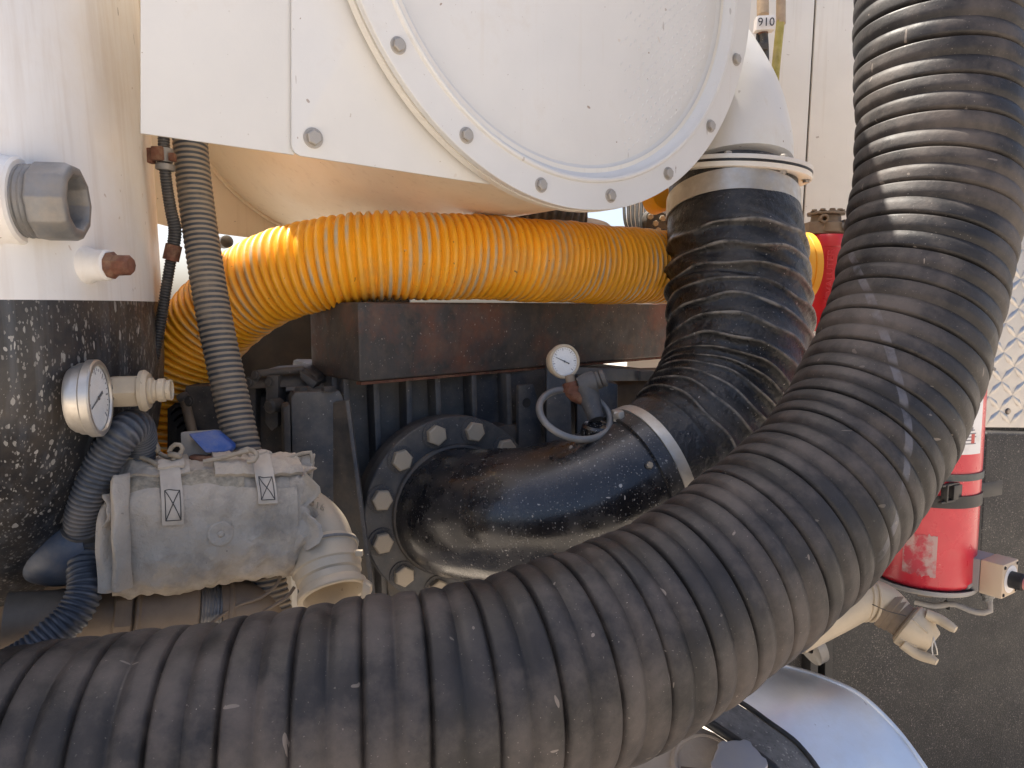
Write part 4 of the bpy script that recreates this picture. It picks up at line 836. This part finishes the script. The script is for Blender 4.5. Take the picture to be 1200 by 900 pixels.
# ================================================================== PIPES AND FUEL FILTER on the pale wall
hh = thing('tagged_hydraulic_line', 'brown hydraulic line with a white hand numbered tag', 'pipe', P(895, 115, 1.95))
obj('sleeve', MB().tube([P(893, -120, 2.0), P(894, 18, 1.97)], 0.0155, 16), M_TAN, hh)
obj('crimp', MB().lathe(P(894, 36, 1.96), (0, 0, 1), [(-0.012, 0.010), (-0.01, 0.014), (0.012, 0.014), (0.014, 0.010)], 12), M_RUST, hh)
obj('swivel', MB().tube([P(894, 34, 1.96), P(896, 62, 1.955), P(897, 128, 1.95)], 0.0115, 12), M_CAST, hh)
obj('dark_line', MB().tube([P(889, 30, 1.965), P(888, 70, 1.96), P(891, 130, 1.95)], 0.006, 10), M_BLACK, hh)
obj('valve_block', MB().box(P(893, 55, 1.945), (0.028, 0.02, 0.018)).box(P(883, 72, 1.95), (0.02, 0.012, 0.014)), M_CAST, hh, bevel=0.002)
tg = obj('tag', poly([P(888, 18, 1.935), P(909, 17, 1.935), P(909, 34, 1.935), P(886, 35, 1.935)], V3((0, 0.03, 0))), M_LABEL, hh, bevel=0.002)
obj('tag_number', textmesh('910', 0.030, P(898, 26, 1.930), (1, 0, 0.02), Z, 0.0004), M_INK, tg)
yl = thing('yellow_green_line', 'yellow green sleeved line running down behind the white pipe', 'pipe', P(905, 140, 1.98))
obj('taped_top', MB().tube([P(916, -120, 2.02), P(915, 28, 1.995)], 0.0125, 14), M_TAN, yl)
obj('line', MB().tube([P(915, 22, 1.995), P(910, 70, 1.99), P(905, 130, 1.98), P(902, 170, 1.98)], 0.0112, 14), M_GREENY, yl)
ff = thing('red_fuel_filter', 'red canister filter under a bronze head between rubber sleeve and suction hose', 'filter', P(966, 395, 2.02))
fc0 = P(967, 276, 2.02)
obj('canister', MB().lathe(fc0, Z, [(-0.26, 0.040), (-0.25, 0.049), (-0.035, 0.054), (-0.032, 0.057), (-0.008, 0.058), (0.0, 0.054), (0.0, 0.0)], 48, cap=True), M_REDF, ff)
obj('head', MB().lathe(fc0 + Z*0.001, Z, [(0, 0.044), (0.006, 0.052), (0.03, 0.05), (0.034, 0.040), (0.052, 0.038)], 20).box(fc0 + V3((-0.035, -0.02, 0.017)), (0.055, 0.05, 0.03)).lathe(fc0 + V3((-0.022, -0.035, 0.040)), (-0.2, -1, 0), [(0, 0.012), (0.02, 0.012), (0.02, 0.006), (0.0, 0.006)], 14), M_BRASS, ff, bevel=0.002)
obj('head_cover', MB().lathe(fc0 + Z*0.054, Z, [(0, 0.052), (0.006, 0.052), (0.008, 0.048), (0.008, 0)], 8, cap=True), M_BRASS, ff, bevel=0.0015)
for k in range(5):
    a_ = math.radians(200+k*35); bolt(ff, fc0 + V3((math.cos(a_)*0.040, math.sin(a_)*0.040, 0.0625)), Z, 0.0075, M_BRASS)
obj('hose_fitting', MB().tube([fc0 + V3((0.02, -0.03, 0.020)), fc0 + V3((0.06, -0.035, 0.028)), fc0 + V3((0.10, -0.03, 0.04))], 0.013, 12).lathe(fc0 + V3((0.045, -0.04, 0.024)), (1, 0, 0.2), [(-0.012, 0.019), (0.012, 0.019)], 6), M_GREYMETAL, ff, smooth=40)
obj('canister_lettering', textmesh('VALUTER', 0.028, P(973, 318, 1.965), Z, V3((-1, -0.25, 0)), 0.0015), M_REDF, ff)

# ================================================================== RIGHT SIDE: tread plate, black panel, extinguisher, switch box
TU, TN = UN(14); T0 = P(1170, 350, 1.48)
def tpt(x, y, h=0.0): return H(x, y, T0 + TN*h, TN)
tp_ = thing('tread_plate_box', 'bright aluminium tread plate beside the suction hose at the right edge', 'plate', tpt(1170, 503))
obj('sheet', poly([tpt(1085, -260), tpt(1420, -260), tpt(1420, 503), tpt(1085, 500)], -TN*0.004), M_TREAD, tp_)
# one raised bar mesh, shared
lme = bpy.data.meshes.new('tread_bar'); l, wd, h = 0.0225, 0.0070, 0.0030
lme.from_pydata([(-l, 0, 0), (0, -wd, 0), (l, 0, 0), (0, wd, 0), (-l*0.55, 0, h), (l*0.55, 0, h), (0, -wd*0.45, h), (0, wd*0.45, h)],
                [], [(0, 1, 6, 4), (1, 2, 5, 6), (2, 3, 7, 5), (3, 0, 4, 7), (4, 6, 5, 7)])
lme.materials.append(M_TREAD)
for p_ in lme.polygons: p_.use_smooth = True
org = tpt(1150, 490); cnt = 0
for i in range(-3, 12):
    for j in range(0, 26):
        c = org + TU*(i*0.0295) + Z*(j*0.0295) + TN*0.0002
        d = (c-CAM); dep = d.dot(FW); X = 600 + FPX*d.dot(RT)/dep; Y = 450 - FPX*d.dot(UPV)/dep
        if Y > 494 or Y < 60 or X > 1290 or X < 1105: continue
        a_ = math.radians(45 if (i+j) % 2 else -45)
        o = bpy.data.objects.new('tread_bar', lme); COL.objects.link(o); o.parent = tp_
        dx = TU*math.cos(a_) + Z*math.sin(a_); dy = TN.cross(dx)
        Mx = Matrix((dx, dy, TN)).transposed().to_4x4(); Mx.translation = c - V3(tp_['_b']); o.matrix_local = Mx; cnt += 1
bolt(tp_, tpt(1181, 482), TN, 0.005, M_BOLT)
obj('wing_tab', MB().tube([tpt(1153, 432, 0.01), tpt(1160, 430, 0.018), tpt(1166, 433, 0.018)], 0.003, 8), M_GREYMETAL, tp_)
bk = thing('black_locker_panel', 'gritty black painted panel filling the lower right corner', 'panel', tpt(1170, 1000))
obj('sheet', poly([tpt(880, 470, -0.06), tpt(1440, 480, -0.06), tpt(1440, 1100, -0.06), tpt(880, 1100, -0.06)], -TN*0.02), M_BLACKPANEL, bk, bevel=0.004)
obj('raised_door', poly([tpt(1156, 507, -0.01), tpt(1440, 514, -0.01), tpt(1440, 694, -0.01), tpt(1147, 690, -0.01)], -TN*0.048), M_BLACKPANEL, bk, bevel=0.006, bseg=3)
for x in (951, 968):
    solo('black_post', poly([tpt(x, 640, -0.03), tpt(x+9, 640, -0.03), tpt(x+7, 900, -0.03), tpt(x-2, 900, -0.03)], -TN*0.03), M_BLACK,
         'black upright strip nearer the suction hose, below it' if x < 960 else 'black upright strip against the gritty panel edge', 'post', tpt(x, 900, -0.03), 'black uprights below the hose', bevel=0.002)
exb = P(1082, 676, 1.36); 
EA = (P(1098, 300, 1.40) - exb).normalized(); EA = (EA*0.2 + Z*0.8).normalized()
ex = thing('fire_extinguisher', 'red fire extinguisher with scuffed patch strapped beside the black panel', 'extinguisher', exb)
ER = 0.0815
obj('cylinder', MB().lathe(exb, EA, [(0, ER*0.93), (0.006, ER*0.99), (0.012, ER), (0.40, ER), (0.43, ER*0.93), (0.46, ER*0.65), (0.475, ER*0.35), (0.50, ER*0.33)], 72), M_RED, ex, smooth=50)
def wrap(h0, h1, a0, a1, off=0.0006, th=0.0008, n=24, jag=0.0):
    """curved sheet on the cylinder, a = degrees from straight at the viewer, + to the right"""
    tow = (CAM - exb); tow.z = 0; tow.normalize(); rgt = V3((-tow.y, tow.x, 0)); top, bot = [], []
    for i in range(n+1):
        t = math.radians(a0+(a1-a0)*i/n); d = tow*math.cos(t) + rgt*math.sin(t)
        j0, j1 = jag*noise.noise(V3((i*1.7, h0*90, 3)))*0.012, jag*noise.noise(V3((i*1.3, h1*90, 7)))*0.012
        for h_ in (h0+j0, h1+j1):
            top.append(exb + EA*h_ + d*(ER+off+th)); bot.append(exb + EA*h_ + d*(ER+off-0.0004))
    K = len(top); fs = []
    for i in range(n):
        k = i*2; fs += [(k, k+2, k+3, k+1), (K+k, K+k+1, K+k+3, K+k+2), (k, K+k, K+k+2, k+2), (k+1, k+3, K+k+3, K+k+1)]
    fs += [(0, 1, K+1, K), (2*n, K+2*n, K+2*n+1, 2*n+1)]
    return MB().add(top+bot, fs)
lb = obj('paper_label', wrap(0.243, 0.345, 8, 64), M_LABEL, ex)
pr = MB()
for k in range(14):
    h_ = 0.336 - k*0.0058
    w_ = wrap(h_, h_+0.0020, 26, 26+28*(0.6+0.4*random.random()), 0.0013, 0.0003, 8); pr.add(w_.v, w_.f)
obj('print_lines', pr, M_PRINT, lb)
pr = MB()
for r_ in range(4):
    for c_ in range(4):
        if (r_, c_) in ((0, 1), (2, 3), (1, 0)): continue
        w_ = wrap(0.332+r_*0.0042, 0.3345+r_*0.0042, 34+c_*6, 37+c_*6, 0.0016, 0.0004, 2); pr.add(w_.v, w_.f)
obj('dot_grid', pr, M_INK, lb)
obj('red_mark', wrap(0.262, 0.278, 46, 51, 0.0013, 0.0004, 3), M_REDPRINT, lb)
obj('bar_print', wrap(0.283, 0.290, 27, 48, 0.0013, 0.0004, 6), M_PRINT, lb)
obj('scuffed_patch', wrap(0.028, 0.100, -24, 13, 0.0004, 0.0006, 20, jag=0.5), mat('scraped_label_residue', (0.50, 0.33, 0.30), 0.7, var=0.2, vscale=40, second=((0.5, 0.05, 0.07), 0.53, 30), dust=((0.25, 0.2, 0.17), 0.6, 40, 0.7), bump=(160, 0.0006)), ex)
obj('grey_band', wrap(0.197, 0.209, -80, 88, 0.001, 0.002, 40), M_GREYSTRAP, ex, smooth=50)
obj('strap', wrap(0.150, 0.171, -80, 88, 0.001, 0.002, 40), M_BLACK, ex, smooth=50)
obj('strap_tail', poly([P(1143, 567, 1.33), P(1175, 563, 1.36), P(1174, 580, 1.36), P(1143, 585, 1.33)], V3((0.002, 0.003, 0))), M_BLACK, ex, bevel=0.0008)
bc = P(1114, 577, 1.262); bxu, bxn = UN(28)
buckle = obj('strap_buckle', MB().box(bc + bxu*0.012, (0.024, 0.012, 0.026), (bxu, bxn, Z)).box(bc - bxu*0.017, (0.004, 0.012, 0.030), (bxu, bxn, Z)).box(bc + Z*0.0145, (0.058, 0.008, 0.004), (bxu, bxn, Z)).box(bc - Z*0.0145, (0.058, 0.008, 0.004), (bxu, bxn, Z)), M_BLACK, ex, bevel=0.0015)
obj('gap_shade_strip', poly([P(1140, 505, 1.41), P(1155, 505, 1.41), P(1147, 684, 1.41), P(1132, 684, 1.41)], V3((0, 0.03, 0))), M_BLACK, ex, bevel=0.001)  # black strip added as the shade between cylinder and door
tow = (CAM - exb); tow.z = 0; tow.normalize()
m = MB().lathe(exb - EA*0.006, EA, [(-0.003, 0.0), (-0.003, ER*1.03), (0.0, ER*1.06), (0.006, ER*1.06), (0.006, ER*1.035), (0.001, ER*1.02), (0.001, 0)], 64, cap=False)
obj('bottom_cup', m, M_BOXGREY, ex)
m = MB().tube([P(1132, 688, 1.29), P(1144, 680, 1.31), P(1160, 672, 1.36)], 0.005, 8)
obj('bracket_arm', m, M_BOXGREY, ex)
# stop-switch box
sb = thing('stop_switch_box', 'small cream and grey switch box with faded red knob below the strap', 'switch box', P(1170, 697, 1.27))
sx, sn = UN(-38)      # the face looks right-forward
sx = V3((0.80, 0.60, 0)); sn = V3((0.56, -0.83, 0)).normalized(); sy = V3((-sn.y, sn.x, 0))
c1 = P(1156, 671, 1.30)
obj('rear_half', MB().box(c1 - sn*0.018, (0.038, 0.056, 0.058), (sn, sy, Z)), M_BOXGREY, sb, bevel=0.003)
obj('front_half', MB().box(c1 + sn*0.0195, (0.036, 0.058, 0.060), (sn, sy, Z)), M_BOXCREAM, sb, bevel=0.003)
for a_, b_ in ((-1, -1), (1, -1), (-1, 1), (1, 1)): bolt(sb, c1 + sn*0.0378 + sy*0.023*a_ + Z*0.024*b_, sn, 0.0025, M_BLACK)
obj('legend_ring', MB().lathe(c1 + sn*0.0378, sn, [(0, 0.024), (0.0008, 0.024), (0.0008, 0.012)], 32, cap=False), M_LABEL, sb)
obj('collar', MB().lathe(c1 + sn*0.038, sn, [(0, 0.0145), (0.020, 0.0145), (0.022, 0.0125)], 24), M_BLACK, sb)
obj('knob', MB().lathe(c1 + sn*0.060, sn, [(-0.002, 0.0115), (0.010, 0.0125), (0.014, 0.0195), (0.026, 0.0205), (0.031, 0.016), (0.032, 0)], 28), M_PINK, sb)
obj('cable_gland', MB().lathe(c1 + sn*0.005 - Z*0.030, -Z, [(0, 0.011), (0.012, 0.011), (0.014, 0.008), (0.02, 0.008)], 10), M_GREYMETAL, sb)
cb = [c1 + sn*0.005 - Z*0.045, P(1160, 716, 1.29), P(1142, 717, 1.30), P(1118, 708, 1.32), P(1095, 710, 1.34), P(1072, 705, 1.36)]
obj('cable', MB().tube(cb, 0.0052, 12), M_BOXGREY, sb, smooth=60)
obj('cable_tie', MB().torus(P(1110, 709, 1.33), (1, 0, 0.2), 0.007, 0.002, 16, 6).tube([P(1110, 705, 1.325), P(1107, 690, 1.33)], 0.0012, 6), M_BLACK, sb)
# capped drain pipe
dr = thing('capped_drain_pipe', 'dusty drain elbow with two-lever cap in front of the gritty black panel', 'pipe', P(1050, 770, 1.25))
pa = [P(930, 745, 1.22), P(975, 722, 1.235), P(1012, 703, 1.25), P(1032, 706, 1.25), P(1050, 722, 1.235)]
obj('elbow', sweep(pa, [0.031, 0.031, 0.032, 0.033, 0.031], seg=36, n=50), M_ALU, dr, smooth=60)
da = (P(1085, 748, 1.205) - P(1042, 716, 1.24)).normalized(); dc0 = P(1042, 716, 1.24)
obj('ring', MB().torus(P(1021, 704, 1.25), (P(1032, 706, 1.25) - P(1012, 703, 1.25)), 0.033, 0.0028, 36, 8).torus(P(1014, 704, 1.25), (P(1032, 706, 1.25) - P(1012, 703, 1.25)), 0.033, 0.0025, 36, 8), M_ALU, dr)
obj('adapter', MB().lathe(dc0, da, [(-0.005, 0.033), (0.004, 0.0335), (0.006, 0.031), (0.012, 0.031), (0.014, 0.0285), (0.026, 0.0285), (0.028, 0.034), (0.034, 0.034)], 40), M_BRASS, dr)
cp = obj('cap', MB().lathe(dc0, da, [(0.030, 0.034), (0.033, 0.0375), (0.038, 0.0375), (0.062, 0.029), (0.065, 0.026), (0.074, 0.0215), (0.076, 0.019), (0.076, 0)], 40), M_ALU, dr)
du_, dv_, da_ = frame(da)
for k in range(6):
    t = k*math.pi/3+0.3; d = du_*math.cos(t) + dv_*math.sin(t)
    obj('cap_rib', MB().tube([dc0 + da*0.036 + d*0.0375, dc0 + da*0.062 + d*0.0295], 0.0016, 6, n=6), M_ALU, cp)
for s_, (x, y, x2, y2) in ((1, (1095, 722, 1121, 738)), (-1, (1068, 762, 1099, 776))):
    lvr = MB().tube([P(x-10, y-2 if s_ > 0 else y-8, 1.20), P(x+6, y+4, 1.19), P(x2-6, y2-3, 1.175), P(x2-1, y2, 1.17)], [0.009, 0.0085, 0.0075, 0.0055], 14)
    obj('cam_lever', lvr, M_ALU, dr, smooth=60)
obj('wire_ring', MB().tube([P(1094, 747, 1.16), P(1096, 756, 1.155), P(1099, 766, 1.155), P(1094, 769, 1.155), P(1092, 760, 1.158), P(1094, 747, 1.16)], 0.0011, 6), M_STEEL, dr)
obj('retaining_wire', MB().tube([P(1022, 708, 1.21), P(1040, 716, 1.20), P(1062, 722, 1.185)], 0.0009, 6), M_CAST, dr)
obj('flange_ring', MB().lathe(P(952, 748, 1.26), (P(1012, 703, 1.25) - P(960, 732, 1.235)), [(-0.015, 0.02), (-0.015, 0.041), (0.0, 0.041), (0.0, 0.02)], 36, cap=False), M_GREYMETAL, dr)
pcl = thing('bracket_bolt_head', 'round brass stud under the extinguisher cup', 'stud', P(1086, 695, 1.33))
obj('stud', MB().lathe(P(1083, 692, 1.35), (0.9, -0.4, 0), [(-0.01, 0.011), (0.012, 0.011), (0.013, 0.009), (0.018, 0.009)], 16), M_BRASS, pcl)

# ================================================================== FENDER AND HUB under the hose, lower right
def loft(a, b, n=40, mrow=10, th=0.004, sag=0.0):
    ca, cb_ = catmull([P(*q) for q in a], n), catmull([P(*q) for q in b], n); vs = []
    for i in range(n):
        for j in range(mrow+1):
            t = j/mrow; q = V3(ca[i])*(1-t) + V3(cb_[i])*t + Z*(sag*math.sin(math.pi*t)); vs.append(q)
    K = len(vs); vs += [q - Z*th for q in vs]; W = mrow+1; fs = []
    for i in range(n-1):
        for j in range(mrow): k = i*W+j; fs += [(k, k+W, k+W+1, k+1), (K+k, K+k+1, K+k+W+1, K+k+W)]
        k = i*W; fs.append((k, K+k, K+k+W, k+W)); k += mrow; fs.append((k, k+W, K+k+W, K+k))
    for j in range(mrow): k = j; fs.append((k, k+1, K+k+1, K+k)); k = (n-1)*W+j; fs.append((k, K+k, K+k+1, k+1))
    return MB().add(vs, fs)
fo = [(800, 758, 1.34), (870, 770, 1.30), (927, 783, 1.26), (964, 794, 1.23), (1007, 814, 1.20), (1047, 851, 1.17), (1083, 899, 1.13), (1125, 965, 1.09), (1150, 1040, 1.05)]
fi = [(770, 768, 1.25), (820, 795, 1.19), (872, 826, 1.145), (900, 846, 1.12), (929, 867, 1.10), (945, 884, 1.085), (957, 900, 1.07), (985, 945, 1.04), (1005, 1010, 1.0)]
fj = [(740, 790, 1.18), (790, 820, 1.13), (840, 852, 1.085), (864, 868, 1.065), (887, 884, 1.045), (898, 892, 1.04), (910, 903, 1.03), (935, 950, 1.0), (950, 1010, 0.97)]
fd = thing('aluminium_fender', 'bare aluminium curved fender sheet below the suction hose', 'fender', P(1000, 960, 1.1))
obj('fender_sheet', loft(fo, fi, sag=0.004), M_FENDER, fd, smooth=50)
obj('rolled_edge', MB().tube([P(*q) for q in fo], 0.0042, 10), M_FENDER, fd, smooth=60)
obj('rubber_trim', MB().tube([P(x, y+1, d) + Z*0.002 for x, y, d in fi], 0.0042, 10), M_BLACK, fd, smooth=60)
obj('grit_strip', loft([(x-1, y+3, d-0.004) for x, y, d in fi], fj, sag=0.001), M_GRIT, fd, smooth=50)
obj('lower_trim', MB().tube([P(x-2, y+1, d) + Z*0.001 for x, y, d in fj], 0.0075, 10), M_BLACK, fd, smooth=60)
hb = thing('beige_hub_casting', 'beige dusty casting with round recess at the bottom edge', 'casting', P(810, 960, 1.06))
hb0 = P(790, 905, 1.07); hax = V3((-0.15, -0.45, 0.88)).normalized()
obj('deck', poly([P(690, 850, 1.14), P(790, 838, 1.13), P(838, 858, 1.10), P(880, 888, 1.06), P(930, 960, 1.0), P(690, 990, 1.0)], -Z*0.03), M_BEIGE, hb, bevel=0.004)
rc_ = P(826, 896, 1.068)
obj('recess_ring', MB().lathe(rc_, hax, [(-0.006, 0.050), (0.004, 0.048), (0.007, 0.043), (0.006, 0.040), (-0.004, 0.036), (-0.004, 0)], 48, cap=False), M_BEIGE, hb)
obj('dark_core', MB().lathe(rc_ - hax*0.003, hax, [(0, 0.036), (0.001, 0.034), (0.001, 0)], 32, cap=False), M_BROWN, hb)
cpc = P(866, 901, 1.03); m = MB(); cu_, cv_, ca_ = frame(hax); top = []
for k in range(48):
    r_ = 0.034 + 0.004*(1 if math.sin(k*2*math.pi/8) > 0.2 else 0); t = 2*math.pi*k/48; top.append(cpc + (cu_*math.cos(t) + cv_*math.sin(t))*r_)
obj('grey_cap', m.prism(top, ca_*0.014), mat('grey_plastic_cap', (0.30, 0.30, 0.33), 0.55, var=0.1, dust=((0.4, 0.36, 0.32), 0.56, 20, 0.5)), hb, bevel=0.002)

# ------------------------------------------------------------------ tidy helper properties
for o in bpy.data.objects:
    if '_b' in o: del o['_b']
